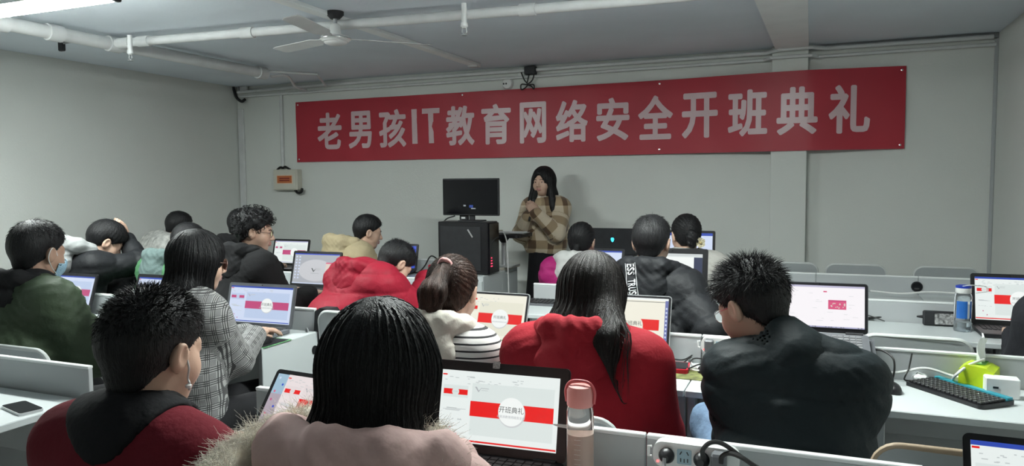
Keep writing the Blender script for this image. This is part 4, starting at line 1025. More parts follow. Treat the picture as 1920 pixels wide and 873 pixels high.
SKIN = [mat('skin_light', (.55, .36, .27), .5, var=.05, scale=14, bump=.03, bscale=200), mat('skin_tan', (.42, .26, .19), .5, var=.06, scale=14, bump=.03, bscale=200)]
LIPS = mat('lip_skin', (.44, .21, .18), .45)
HAIR = {'black': mat('hair_black', (.0075, .0075, .0085), .5, var=.3, scale=40, spec=.38, bump=.4, bscale=330, stretch=(1, 1, .12)), 'brown': mat('hair_brown', (.040, .020, .014), .48, var=.6, scale=25, spec=.4, bump=.4, bscale=330, stretch=(1, 1, .12)), 'darkbrown': mat('hair_dark_brown', (.013, .0095, .0085), .48, var=.35, scale=30, spec=.4, bump=.4, bscale=330, stretch=(1, 1, .12))}
EYE_W = mat('eye_white', (.75, .74, .72), .2); EYE_B = mat('eye_iris', (.02, .012, .01), .15)
def cloth(name, c, rough=.85, **k): return mat('cloth_'+name, c, rough, var=k.pop('var', .12), scale=k.pop('scale', 7), bump=k.pop('bump', .18), bscale=k.pop('bscale', 70), spec=k.pop('spec', .3), **k)
def nylon(name, c): return cloth(name, c, .62, bump=.45, bscale=24, spec=.28)
DENIM = cloth('denim', (.13, .20, .30), .9, var=.25, scale=30); BLACKT = cloth('black_trousers', (.014, .014, .016)); SHOE = mat('shoe_black', (.015, .015, .016), .5); SHOEW = mat('shoe_white', (.5, .5, .5), .6)

EYE_ME = {}
def part_mesh(key, mk):
    if key not in EYE_ME: o = mk(); EYE_ME[key] = o.data; bpy.data.objects.remove(o)
    return EYE_ME[key]
def link(name, me, parent, M):
    o = bpy.data.objects.new(name, me); col.objects.link(o); o.parent = parent; o.matrix_local = M; return o

# ---- hair shapes in head coordinates: (distance function, flow, options)
def hair_spec(style, k=1.0):
    """returns base(p), flow(p, step), bounds lo, hi"""
    E_ = lambda p, g=0.0: ell(p, (0, -.018, .034), (.083+g, .103+g, .094+g))
    def face(p, top=.066, side=.075, yy=.115, rz_=.125): return ell(p, (0, yy, top-rz_), (side, .088, rz_))
    crown = np.array((0, -.045, .125))
    def radial(p):
        d = p-A_(*crown); d = d+A_(0, 0, -.02); return d/np.maximum(np.linalg.norm(d, axis=1), 1e-6)[:, None]
    if style in ('short', 'spiky', 'curly', 'bowl', 'buzz', 'crew'):
        g = {'crew': .003, 'short': .003, 'spiky': .003, 'curly': .008, 'bowl': .010, 'buzz': .001}[style]
        low = {'crew': -.095, 'short': -.088, 'spiky': -.09, 'curly': -.085, 'bowl': -.095, 'buzz': -.08}[style]
        tv = {'crew': .004, 'short': .006, 'spiky': .010, 'curly': .016, 'bowl': .010, 'buzz': -.006}[style]
        def fn(p):
            q = p.copy(); q[:, 0] = np.abs(q[:, 0])
            d = ell(p, (0, -.016, .032), (.079+g, .099+g, .092+g))
            d = smin(d, ell(p, (0, -.008, .062), (.074+tv, .090+tv, .066+tv)), .03)
            d = smin(d, ell(p, (0, -.055, .02), (.074+g, .058+g, .07)), .03)
            d = smin(d, ell(p, (0, -.062, -.045), (.054, .034, .05)), .02)
            d = smax(d, -face(p, .072 if style != 'bowl' else .05), .012)
            d = smax(d, -ell(q, (.096, -.004, -.014), (.030, .033, .044)), .010)
            d = smax(d, -cone(q, (.085, .012, -.05), (.07, .02, -.12), .035, .06), .014)
            pl = (low+.85*(p[:, 1]+.095))-p[:, 2]
            d = smax(d, pl.astype(np.float32), .010)
            if style == 'curly': d = d-.006*np.sin(p[:, 0]*90)*np.sin(p[:, 1]*85+1)*np.sin(p[:, 2]*95+2)
            else: d = d-.0009*np.sin(np.arctan2(p[:, 0], p[:, 1]+.045)*31+p[:, 2]*40)
            return d
        fl = lambda p, s: radial(p)+A_(0, .25, .0)
        return fn, fl, (-.13, -.15, -.13), (.13, .14, .17)
    if style == 'long':
        ln = .30*k
        def fn(p):
            q = p.copy(); q[:, 0] = np.abs(q[:, 0])
            d = E_(p, .014)
            d = smin(d, cone(p, (0, -.028, .0), (0, -.060, -.12), .088, .078, 1.16), .04)
            d = smin(d, cone(p, (0, -.060, -.12), (0, -.070, -ln), .075, .050, 1.45), .04)
            d = smin(d, cone(q, (.072, .012, .02), (.090+.035*(1 < k < 1.1), .010+.03*(k > 1), -.17 if k <= 1 else -.27), .024, .022+.012*(1 < k < 1.1)), .03)
            if k > 1.1: d = smin(d, smin(cone(p, (.060, -.05, -.03), (.135, -.115, -.15), .055, .050), cone(p, (.135, -.115, -.15), (.205, -.130, -.31), .050, .012), .03), .04)
            d = smax(d, -face(p, .076, .066, .116, .17), .012)
            d = smax(d, -cone(p, (0, .08, -.09), (0, .045, -.3), .06, .085), .015)
            return d-.0009*np.sin(np.arctan2(p[:, 0], p[:, 1]+.03)*34+p[:, 2]*8)-.0006*np.sin(np.arctan2(p[:, 0], p[:, 1]+.03)*71+1)
        def fl(p, s):
            t = np.clip((.10-p[:, 2])/.09, 0, 1)[:, None]; return radial(p)*(1-t)+A_(0, -.05, -1)*(.3+t)
        return fn, fl, (-.16, -.18, -ln-.08), (.16, .12, .16)
    if style in ('pony', 'lowpony', 'bun'):
        tie = {'pony': (0, -.108, .078), 'lowpony': (0, -.10, -.045), 'bun': (0, -.10, -.02)}[style]
        end = {'pony': (-.035, -.150, -.21), 'lowpony': (-.045, -.125, -.27), 'bun': (0.0, -.12, -.06)}[style]
        mid = {'pony': (-.015, -.168, -.02), 'lowpony': (-.015, -.135, -.14), 'bun': (0, -.125, -.03)}[style]
        def fn(p):
            q = p.copy(); q[:, 0] = np.abs(q[:, 0])
            d = E_(p, .007); d = smin(d, ell(p, (0, -.06, -.025), (.066, .042, .06)), .03)
            d = smax(d, -face(p, .070, .068, .118, .14), .012)
            d = smax(d, -cone(q, (.092, .012, -.015), (.08, .03, -.1), .034, .06), .012)
            d = smax(d, (-.075-.3*(p[:, 1]+.06)-p[:, 2]).astype(np.float32), .012)
            d = d-.0016*np.sin(np.arctan2(p[:, 0], p[:, 2]-tie[2])*40)
            if style != 'bun':
                t = smin(cone(p, tie, mid, .018, .034+.010*(style == 'pony')), cone(p, mid, end, .034+.010*(style == 'pony'), .018), .02); t = t-.0022*np.sin(p[:, 0]*260+p[:, 2]*14); d = smin(d, t, .012)
            else:
                t = ell(p, mid, (.04, .028, .055)); t = t-.003*np.sin(p[:, 2]*130+p[:, 0]*80); d = smin(d, t, .01)
            return d
        T_ = np.array(tie, np.float32)
        def fl(p, s):
            d = T_-p; dist = np.linalg.norm(d, axis=1)[:, None]; d = d/np.maximum(dist, 1e-6); back = np.clip((-.105-p[:, 1])/.015, 0, 1)[:, None]
            return d*(1-back)+A_(*(np.array(end)-np.array(tie)))*4*back
        return fn, fl, (-.13, -.22, -.30), (.13, .13, .16)

def make_hair(root, style, M, colour, k=1.0, n=900, hh=.0066, wid=.0009):
    fn, fl, lo, hi = hair_spec(style, k); parts = []
    V, Q = nets(fn, lo, hi, hh); parts.append((V, Q))
    rs = V[RNG.integers(0, len(V), n)]
    up = rs[:, 2]
    if style in ('spiky', 'short', 'bowl', 'curly', 'buzz', 'crew'):
        if style == 'curly':
            rs = rs[rs[:, 2] > -.02][:n]; nn_ = len(rs); K = 10; g = grad(fn, rs); a = np.cross(g, RNG.normal(size=(nn_, 3))); a /= np.linalg.norm(a, axis=1)[:, None]; b = np.cross(g, a)
            th = np.linspace(0, 4.5, K)[None, :, None]; R_ = RNG.uniform(.006, .011, (nn_, 1, 1)); tt = np.linspace(0, 1, K)[None, :, None]
            pth = rs[:, None]+g[:, None]*(R_*(1-np.cos(th))*.9+.004*tt)+a[:, None]*R_*np.sin(th)+b[:, None]*tt*.014
            parts.append(strands(pth.astype(np.float32), RNG.uniform(.0012, .0024, nn_), .4))
        else:
            top = rs[rs[:, 2] > {'crew': -.09, 'spiky': -.06, 'short': -.06, 'bowl': -.07, 'buzz': 0}[style]]; nn_ = len(top); g = grad(fn, top); f = fl(top, 0); f = f-g*(f*g).sum(1)[:, None]; f /= np.maximum(np.linalg.norm(f, axis=1), 1e-6)[:, None]
            L = {'crew': RNG.uniform(.009, .020, nn_), 'spiky': RNG.uniform(.018, .038, nn_), 'short': RNG.uniform(.014, .026, nn_), 'bowl': RNG.uniform(.026, .045, nn_), 'buzz': RNG.uniform(.006, .01, nn_)}[style]
            upk = np.clip((top[:, 2]-.0)/.10, .10, 1); L = L*(.35+.65*upk)
            rise = {'crew': .85, 'spiky': .95, 'short': .40, 'bowl': .12, 'buzz': .8}[style]*upk[:, None]
            d0 = g*rise+f*(1.05-rise)+RNG.normal(size=(nn_, 3))*.20
            d0 /= np.linalg.norm(d0, axis=1)[:, None]; t = np.linspace(0, 1, 4)[None, :, None]
            pth = top[:, None]-g[:, None]*.003+d0[:, None]*L[:, None, None]*t+f[:, None]*L[:, None, None]*.25*t*t-(g[:, None]*L[:, None, None]*.30*t*t if style in ('short', 'bowl') else 0)
            parts.append(strands(pth.astype(np.float32), RNG.uniform(.7, 1.6, nn_)*wid, .12))
    else:
        if style == 'long':
            rs = rs[(rs[:, 2] > -.20)]
            pth = grow(fn, rs, fl, 7, RNG.uniform(.016, .030, len(rs)), .0012, .06)
        else:
            pth = grow(fn, rs, fl, 6, RNG.uniform(.010, .018, len(rs)), .0022, .12)
        parts.append(strands(pth, RNG.uniform(.5, 1.3, len(pth))*wid, .25))
    V, Fs = joinv(parts); V = V@np.array(M.to_3x3(), np.float32).T+np.array(M.translation, np.float32)
    return mesh_np('hair', V, Fs, HAIR[colour], root)

def ik(a, t, l1, l2, pole):
    a, t, pole = (np.array(q, float) for q in (a, t, pole)); d = t-a; L = np.linalg.norm(d)
    if L > (l1+l2)*.985: t = a+d/L*(l1+l2)*.985; d = t-a; L = np.linalg.norm(d)
    n = d/L; x = (l1*l1-l2*l2+L*L)/(2*L); h = math.sqrt(max(0, l1*l1-x*x)); pl = pole-n*(pole@n); pl /= max(np.linalg.norm(pl), 1e-6)
    return a+n*x+pl*h, t

sprot = []
def stool(x, y, rz, label):
    if sprot: o = copy_tree(sprot[0])
    else:
        o = thing('stool', label, 'stool'); sprot.append(o)
        MB().prism(rrect(.32, .30, .06), .365, .39, lambda u_, v_, d_: (u_, v_, d_)).build('seat', chair_plastic, o, True)
        for sx in (-1, 1):
            for sy in (-1, 1): MB().tube([(sx*.12, sy*.11, .365), (sx*.15, sy*.14, .01)], .011, 8).build('leg', steel_grey, o, True)
        MB().tube([(-.14, 0, .2), (.14, 0, .2)], .008, 8).build('crossbar', steel_grey, o, True)
    o.location = (x, y, 0); o.rotation_euler.z = rz; o['label'] = label; o['group'] = 'stools under the students'; return o

def person(label, top, y, rz=0.0, hp=.15, hy=0.0, hr=0.0, skin=0, coat=None, hood=None, collar=None, hair=('short', 'black', 1.0, 900), lean=.14, sw=.175, fat=0.0,
           hands=((-.15, .36, .80), (.15, .36, .80)), poles=None, legs=BLACKT, hem=.46, puff=None, wr=.0045, stand=False, hs=1.0, show_hands=True, chairlabel=None, dx=0.0, kneesL=None, hoodmat=None, res=.0128, shoe=SHOE, armfat=0.0, htop=.13, curl=.35, handrot=None, fur=False, bulk=1.0, nbo=(0, -.05, -.137), hoff=(0, 0, 0)):
    """top = pixel of the top of the hair in the plane of depth y; rz turns the whole figure; everything is built in the figure's own frame (facing +y)"""
    tp = P(*top, y=y); Hc = tp-np.array((0, 0, htop*hs)); c, s = math.cos(rz), math.sin(rz)
    R2 = np.array(((c, -s), (s, c))); off = R2@np.array((dx, lean)); root_xy = Hc[:2]-off
    t = thing('person', label, 'person', (root_xy[0], root_xy[1], 0), rz)
    H = np.array((dx, lean, Hc[2])); Rh = Rm(hy, hp, hr); M = Matrix.Translation(Vector(H)) @ Matrix(Rh.tolist()).to_4x4() @ Matrix.Diagonal((hs, hs, hs, 1))
    W = lambda q: np.array(M @ Vector(q))
    nb = H+np.array(nbo, float)
    p0 = np.array((0, -.01, .54 if not stand else .93)); p2 = nb+np.array((0, -.015, -.15)); p1 = p0*.5+p2*.5+np.array((0, -.02-.1*lean, 0))
    fw = p2-p0; shs, els, wrs = [], [], []
    for k, sd in enumerate((-1, 1)):
        S_ = nb+np.array((sd*sw, -.008, -.058)); ht = np.array(hands[k], float)
        if len(ht) == 4: q_ = R2.T@(ht[:2]-root_xy); ht = np.array((q_[0], q_[1], ht[2]))      # a hand given in room coordinates
        pole = np.array(poles[k] if poles else (sd*.45, -.25, -.9))
        e_, w_ = ik(S_, ht, .275, .25, pole); shs.append(S_); els.append(e_); wrs.append(w_)
    body = []
    # body: head template plus a plain body core that the clothes cover, hands with fingers
    HV = HEAD_V@np.array(M.to_3x3(), np.float32).T+H.astype(np.float32); body.append((HV, HEAD_F)); mi = [HEAD_M]
    kn = []
    if not stand:
        hips = [np.array((sd*.085, .0, .50)) for sd in (-1, 1)]; knees = [np.array((sd*.115, .40, .49)) for sd in (-1, 1)]; ank = [np.array((sd*.12, .38, .10)) for sd in (-1, 1)]
    else:
        hips = [np.array((sd*.085, 0, .88)) for sd in (-1, 1)]; knees = [np.array((sd*.09, .02, .48)) for sd in (-1, 1)]; ank = [np.array((sd*.09, 0, .09)) for sd in (-1, 1)]
    if kneesL is not None: knees[0] = np.array(kneesL, float); ank[0] = np.array((kneesL[0]+.03, kneesL[1]+.1, .14))
    def core(p):
        d = cone(p, p0, p1, .105, .095, 1.25); d = smin(d, cone(p, p1, p2, .095, .105, 1.3), .04); d = smin(d, cone(p, p2, nb, .09, .05), .05)
        for k in (0, 1):
            d = smin(d, cone(p, nb, shs[k], .05, .05), .03); d = smin(d, cone(p, shs[k], els[k], .047, .038), .02); d = smin(d, cone(p, els[k], wrs[k], .038, .024), .02)
            d = smin(d, cone(p, hips[k], knees[k], .07, .05), .03); d = smin(d, cone(p, knees[k], ank[k], .05, .036), .02); d = smin(d, cone(p, ank[k], ank[k]+np.array((0, .14, -.06)), .032, .026), .02)
        return d
    allp = np.array([p0, p1, p2, nb]+shs+els+wrs+hips+knees+ank); lo, hi = allp.min(0)-.17, allp.max(0)+.17
    cv, cq = nets(core, lo, hi, .022, 0); body.append((cv, cq)); mi.append(np.zeros(len(cq), int))
    if show_hands:
        for k, sd in enumerate((-1, 1)):
            hv, hq = hand_cache(sd, curl if not isinstance(curl, tuple) else curl[k]); d = wrs[k]-els[k]; d /= np.linalg.norm(d)
            if handrot and handrot[k]: fd, nrm = (np.array(q, float) for q in handrot[k]); fd = fd/np.linalg.norm(fd)
            else:
                fd = d.copy(); fd[2] *= .3; fd /= np.linalg.norm(fd); nrm = np.array((0, 0, 1.))
            xx = np.cross(fd, nrm); xx /= np.linalg.norm(xx); zz = np.cross(xx, fd); Rr = np.stack([xx, fd, zz], 1)
            body.append((hv@Rr.T.astype(np.float32)+(wrs[k]+fd*.012).astype(np.float32), hq)); mi.append(np.zeros(len(hq), int))
    V, Fs = joinv(body); mesh_np('body', V, Fs, [SKIN[skin], LIPS], t, midx=np.concatenate(mi))
    for sd in (-1, 1):
        me = part_mesh('eye', lambda: MB().lathe([(.0125*math.sin(a), -.0125*math.cos(a)) for a in np.linspace(.05, PI-.05, 10)], 14).build('eye', EYE_W, None, True))
        link('eye', me, t, M @ Matrix.Translation((sd*.032, .0705, -.0015)))
        me = part_mesh('iris', lambda: MB().lathe([(.0062, .0), (.0058, .0012), (.003, .0018)], 14, M=M90.inverted()).build('iris', EYE_B, None, True))
        link('iris', me, t, M @ Matrix.Translation((sd*.032, .0822, -.0015)))
        me = part_mesh('brow%d' % sd, lambda: MB().tube(bez([(sd*.014, .092, .018), (sd*.03, .0885, .0225), (sd*.046, .077, .0185)]), .0026, 6).build('eyebrow', HAIR['black'], None, True))
        link('eyebrow', me, t, M)
    # ---- garment
    fA = armfat+fat*.6
    def gar(p):
        d = cone(p, p0, p1, .140+fat, .132+fat, 1.30*bulk); d = smin(d, cone(p, p1, p2, .132+fat, .128+fat, 1.36*bulk), .05)
        d = smin(d, cone(p, p2+(0, 0, .03), nb+(0, 0, -.03), .110+fat*.5, .066, 1.2), .06)
        d = smin(d, cone(p, shs[0]*.8+shs[1]*.2, shs[0]*.2+shs[1]*.8, .078+fat*.5, .078+fat*.5), .07)
        for k in (0, 1):
            d = smin(d, cone(p, nb+np.array((0, -.006, -.012)), shs[k], .062, .060+fA*.5), .07)
            q = smin(cone(p, shs[k]+np.array((0, 0, -.012)), els[k], .068+fA*.8, .058+fA), cone(p, els[k], wrs[k], .058+fA, .043+fA*.6), .03); d = smin(d, q, .085 if puff else .06)
        hz = hem
        d = smax(d, (hz-p[:, 2]).astype(np.float32), .01)
        # neck opening
        d = smax(d, -cone(p, nb+np.array((0, .012, .0)), W((0, -.022, -.06)), .060, .062), .008)
        if wr:
            w1 = p[:, 2]*34+p[:, 0]*26+5*np.sin(p[:, 1]*11+p[:, 0]*8)+3*np.sin(p[:, 2]*13); w2 = p[:, 0]*30-p[:, 2]*38+4*np.sin(p[:, 2]*10+p[:, 1]*9); w3 = p[:, 2]*62+p[:, 1]*30+3*np.sin(p[:, 0]*16)
            d = d-wr*(.55-np.abs(np.sin(w1))**.7)*(.5+.5*np.sin(p[:, 0]*15+p[:, 1]*19+p[:, 2]*7))-wr*.8*(.55-np.abs(np.sin(w2))**.7)*(.5+.5*np.sin(p[:, 2]*14+p[:, 0]*9+2))-wr*.35*(.5-np.abs(np.sin(w3)))
        return d
    def coords(V):
        best = np.abs(cone(V, p0, p1, .14, .13, 1.3)); out = np.stack([V[:, 0], V[:, 2]+.35*V[:, 1]*0, V[:, 1]], 1); tors = np.minimum(cone(V, p0, p1, .14, .13, 1.3), cone(V, p1, p2, .132, .128, 1.36)); best = tors.copy(); seg = np.zeros(len(V), int)
        for k in (0, 1):
            L0 = 0.0
            for a, b, r1, r2 in ((shs[k], els[k], .076, .06), (els[k], wrs[k], .06, .043)):
                dd = cone(V, a, b, r1+fA, r2+fA)-.006; d_ = b-a; L = np.linalg.norm(d_); d_ = d_/L; q = V-a; al = q@d_; ax = np.cross(d_, (0, 0, 1.)); ax /= max(np.linalg.norm(ax), 1e-6); bx = np.cross(d_, ax)
                m = (dd < best) & (L0+al > .10); out[m] = np.stack([q@ax, L0+al, q@bx], 1)[m]; seg[m] = 1; best = np.minimum(best, dd); L0 += L
        return out, seg
    gp = np.array([p0, p1, p2, nb]+shs+els+wrs); glo, ghi = gp.min(0)-.24, gp.max(0)+.21; glo[2] = max(glo[2], hem-.02)
    V, Q = nets(gar, glo, ghi, res); pat, seg = coords(V)
    if puff:
        amp, pitch = puff; n_ = grad(gar, V, .006); ph = pat[:, 1]/pitch+.04*np.sin(pat[:, 0]*14); V = V+n_*(1.5*amp*(np.abs(np.sin(PI*ph))**.38-.7))[:, None]
    mesh_np('jacket', V, [Q], coat, t, pat=pat)
    # ---- collar, hood
    if collar and collar[1] == 'shell':          # collar cloth lying on the coat round the neck
        cm, _, cr = collar; nbc = (nb+np.array((0, -.01, .01))).astype(np.float32)
        def cf(p): g_ = gar(p); return smax(np.maximum(g_-.008, -(g_+.004)), np.linalg.norm((p-nbc)*A_(.9, 1, .8), axis=1)-cr-.008*np.sin(np.arctan2(p[:, 0]-nbc[0], p[:, 1]-nbc[1])*3), .006)
        CV, CQ = nets(cf, nb-.2, nb+.2, .0065); mesh_np('collar', CV, [CQ], cm, t)
    elif collar:
        cm, ch, cr, fl_ = (tuple(collar)+(.012,))[:4]; ca = nb+np.array((0, -.004-.3*max(0, fl_-.012), -.02-max(0, fl_-.012)*1.2)); cb = W((0, -.03, -.115+ch)); 
        def cf(p): return smax(smax(cone(p, ca, cb, cr+fl_, cr), -cone(p, ca, cb+(cb-ca)*.5, cr-.006, cr-.007), .004), ((p-cb.astype(np.float32))@((cb-ca)/np.linalg.norm(cb-ca)).astype(np.float32)), .006)-.002*np.sin(p[:, 0]*40+p[:, 2]*50)
        CV, CQ = nets(cf, np.minimum(ca, cb)-.17, np.maximum(ca, cb)+.17, .0065); mesh_np('collar', CV, [CQ], cm, t)
    hf = None
    if hood:
        nb_ = nb; nb = nb+np.array(hoff, float); hm, hx, hyy, hz = hood; k_ = hx/.15; th_ = hyy/.085; hc = nb+np.array((0, -.10-hyy*.25, -.015))
        rp = [nb+np.array(q)*np.array((k_, k_, 1)) for q in ((-.070, .075, -.055), (-.112, .030, -.012), (-.118, -.030, .022), (-.075, -.085, .040), (0, -.108, .044), (.075, -.085, .040), (.118, -.030, .022), (.112, .030, -.012), (.070, .075, -.055))]
        def hf(p, nb=nb):
            d = None
            for i in range(8):
                r0, r1 = (.030+.012*math.sin(PI*j/8) for j in (i, i+1)); q = cone(p, rp[i], rp[i+1], r0*th_, r1*th_); d = q if d is None else smin(d, q, .02)
            bag = ell(p, hc+np.array((0, .02, -.035-.2*hz)), (hx*.86, .062*th_, hz*1.15), Rm(0, -.22, 0)); bag = smin(bag, ell(p, hc+np.array((0, .0, -.06-.4*hz)), (hx*.55, .05*th_, hz*.8), Rm(0, -.1, 0)), .03)
            d = smin(d, bag, .035)
            d = smax(d, -ell(p, nb+np.array((0, -.015, .06)), (.075*k_, .085*k_, .075)), .02)
            d = smax(d, -cone(p, nb+np.array((0, .01, -.02)), W((0, -.022, -.06)), .062, .064), .008)
            w1 = p[:, 0]*48+3.5*np.sin(p[:, 2]*23+p[:, 0]*11)+p[:, 2]*16; w2 = p[:, 2]*70+3*np.sin(p[:, 0]*27)
            return d-.0038*(.55-np.abs(np.sin(w1))**.7)*(.6+.4*np.sin(p[:, 2]*31))-.0030*(.5-np.abs(np.sin(w2)))
        HV2, HQ2 = nets(hf, nb-np.array((hx+.08, .30, .24)), nb+np.array((hx+.08, .14, .13)), .0085)
        ho = mesh_np('hood', HV2, [HQ2], hm, t, pat=HV2); NB_H = nb; nb = nb_
    # ---- legs
    def lg(p):
        d = None
        for k in (0, 1):
            q = smin(cone(p, hips[k], knees[k], .092, .072), cone(p, knees[k], ank[k], .070, .052), .03); d = q if d is None else smin(d, q, .03)
        d = smin(d, cone(p, hips[0], hips[1], .105, .105), .05); d = smax(d, (.07-p[:, 2]).astype(np.float32), .01)
        return d-.003*np.sin(p[:, 0]*40+p[:, 1]*33+p[:, 2]*38)
    if legs == 'skirt':
        def sk(p): return smax(cone(p, (0, 0, .95), (0, .01, .22), .125, .17, 1.12), np.maximum(.16-p[:, 2], p[:, 2]-.98).astype(np.float32), .01)-.006*np.sin(np.arctan2(p[:, 0], p[:, 1])*9)*np.clip((.9-p[:, 2])*2, 0, 1)
        SV, SQ = nets(sk, (-.3, -.3, .12), (.3, .3, 1.02), .014); mesh_np('skirt', SV, [SQ], BLACKT, t)
    elif legs is not None:
        lp = np.array(hips+knees+ank); LV, LQ = nets(lg, lp.min(0)-.13, lp.max(0)+.13, .024); mesh_np('trousers', LV, [LQ], legs, t)
    for k in (0, 1):
        a = ank[k]
        def sf(p): return smax(smin(cone(p, a+np.array((0, -.02, -.045)), a+np.array((0, .13, -.055)), .042, .036), cone(p, a, a+np.array((0, .0, -.05)), .045, .044), .03), (a[2]-.088-p[:, 2]).astype(np.float32), .008)
        SV, SQ = nets(sf, a-.12, a+np.array((.1, .24, .08)), .019); mesh_np('shoe', SV, [SQ], shoe, t)
    if hair: make_hair(t, hair[0], M, hair[1], hair[2], hair[3])
    if chairlabel:
        fwd = np.array((-s, c))*(-.05 if chairlabel[0] == '!' else .0); (stool if chairlabel[0] != '!' else chair)(float(root_xy[0]+fwd[0]), float(root_xy[1]+fwd[1]), rz, chairlabel.strip('!'))
    return dict(gar=gar, hf=hf, hc=(hc if hood else None), t=t, M=M, nb=nb, W=W, sh=shs, el=els, wr=wrs, H=H)
HC = {}
def hand_cache(sd, curl):
    k = (sd, round(curl, 2))
    if k not in HC: HC[k] = hand_np(sd, curl)
    return HC[k]

def glasses(pr, m=blk, lens=None, r=.023, wire=.0014):
    M = pr['M']; t = pr['t']; b = MB()
    for sd in (-1, 1):
        b.tube([M @ Vector((sd*.033+r*1.08*math.cos(a), .101-.35*abs(sd*.033+r*math.cos(a))*.35, -.003+r*.86*math.sin(a))) for a in np.linspace(0, 2*PI, 21)], wire, 6, False)
        b.tube([M @ Vector(q) for q in ((sd*.057, .092, .004), (sd*.078, .05, .006), (sd*.084, -.005, .008), (sd*.082, -.03, -.01))], wire, 6)
    b.tube([M @ Vector(q) for q in ((-.010, .101, .002), (0, .105, .005), (.010, .101, .002))], wire, 6)
    g = b.build('glasses', m, t, True)
    for sd in (-1, 1):
        pts = [M @ Vector((sd*.033+r*1.02*math.cos(a), .1005-.1225*abs(sd*.033+r*math.cos(a)), -.003+r*.82*math.sin(a))) for a in np.linspace(0, 2*PI, 20, endpoint=False)]
        MB().add(pts, [tuple(range(20))]).build('lens', lens or mat('clear_lens', (.95, .95, .95), .02, trans=1, var=0, ior=1.05), g)
# ------------------------------------------------------------------ the people
black_n = nylon('black_nylon', (.011, .012, .014)); teal_n = nylon('dark_teal_nylon', (.012, .019, .022))
W4 = lambda px, py, y, z=None: (*(P(px, py, y=y) if z is None else P(px, py, z=z)), 1.0)

# nearest row
p18 = person('man with an earphone in a burgundy coat with a black collar', (285, 543), 1.14, rz=-.04, hp=.14, hy=.04, coat=cloth('burgundy_wool', (.16, .012, .022), .9), collar=(cloth('black_collar', (.012, .012, .014)), 'shell', .118), hair=('crew', 'black', 1, 7500),
    lean=.10, sw=.185, fat=.012, legs=BLACKT, hands=((-.17, .36, .80), (.16, .34, .80)), poles=((-.22, -.25, -1), (.22, -.25, -1)), chairlabel='stool under the man in the burgundy coat', wr=.0018)
M = p18['M']
MB().tube([M @ Vector(q) for q in bez([(.086, .006, -.012), (.090, .008, -.03), (.083, .014, -.05), (.088, .015, -.062), (.083, .02, -.075)])], .0022, 7).build('earphone_wire', wire_wht, p18['t'], True)
MB().lathe([(.001, -.006), (.006, -.003), (.0065, .002), (.001, .006)], 12, M @ Vector((.086, .014, -.066))).build('earphone_bud', white_plastic, p18['t'], True)
p17 = person('woman with long black hair in a pink coat with a fur trimmed hood', (716, 568), 1.14, rz=.04, hp=.12, coat=cloth('pink_nylon', (.68, .46, .43), .75, bump=.3, bscale=30), hood=(cloth('pink_nylon', 0), .19, .11, .10), hair=('long', 'black', .86, 4600),
    lean=.09, sw=.165, fat=.02, legs=BLACKT, hands=((-.16, .36, .80), (.16, .34, .80)), poles=((-.22, -.25, -1), (.22, -.25, -1)), chairlabel='stool under the woman in the pink coat', wr=.003, hs=1.0)
# fur along the rim of the pink hood
nb = p17['nb']; th = np.linspace(0, 2*PI, 200, endpoint=False); th = th[(th < PI*.5-.55) | (th > PI*.5+.55)]
rim = lambda a: np.stack([nb[0]-.035+.195*np.cos(a), nb[1]-.075+.135*np.sin(a), nb[2]+.012+.035*np.sin(a)-.02*np.cos(a)**2], -1)
N = 20000; a = RNG.choice(th, N)+RNG.normal(size=N)*.02; c_ = rim(a); r_ = RNG.normal(size=(N, 3)); r_ /= np.linalg.norm(r_, axis=1)[:, None]; r_[:, 2] = np.where(r_[:, 2] < -.3, -r_[:, 2], r_[:, 2])
out = c_-np.array((nb[0]-.045, nb[1]-.07, nb[2]-.03)); out /= np.linalg.norm(out, axis=1)[:, None]
d0 = r_*.8+out*.35+RNG.normal(size=(N, 3))*.3+np.array((0, 0, .15)); d0 /= np.linalg.norm(d0, axis=1)[:, None]; L = RNG.uniform(.010, .027, N)[:, None, None]; tt = np.linspace(0, 1, 3)[None, :, None]
pth = (c_+r_*.030)[:, None]+d0[:, None]*L*tt+(RNG.normal(size=(N, 1, 3))*.014-np.array((0, 0, .016)))*tt**2
fur = strands(pth, RNG.uniform(.0004, .0008, N), .3)
fb = MB().tube([tuple(q) for q in rim(np.linspace(PI*.5+.55, 2.5*PI-.55, 60))], .032, 10); fbV = np.array(fb.v, np.float32); fbF = np.array([f for f in fb.f if len(f) == 4])
V, Fs = joinv([fur, (fbV, fbF)]); o = mesh_np('fur_trim', V, Fs, mat('fur_beige', (.86, .78, .66), .9, var=.2, scale=30, spec=.1, sheen=.7), p17['t']); o['kind'] = 'stuff'; o['label'] = 'beige fluffy fur trim'

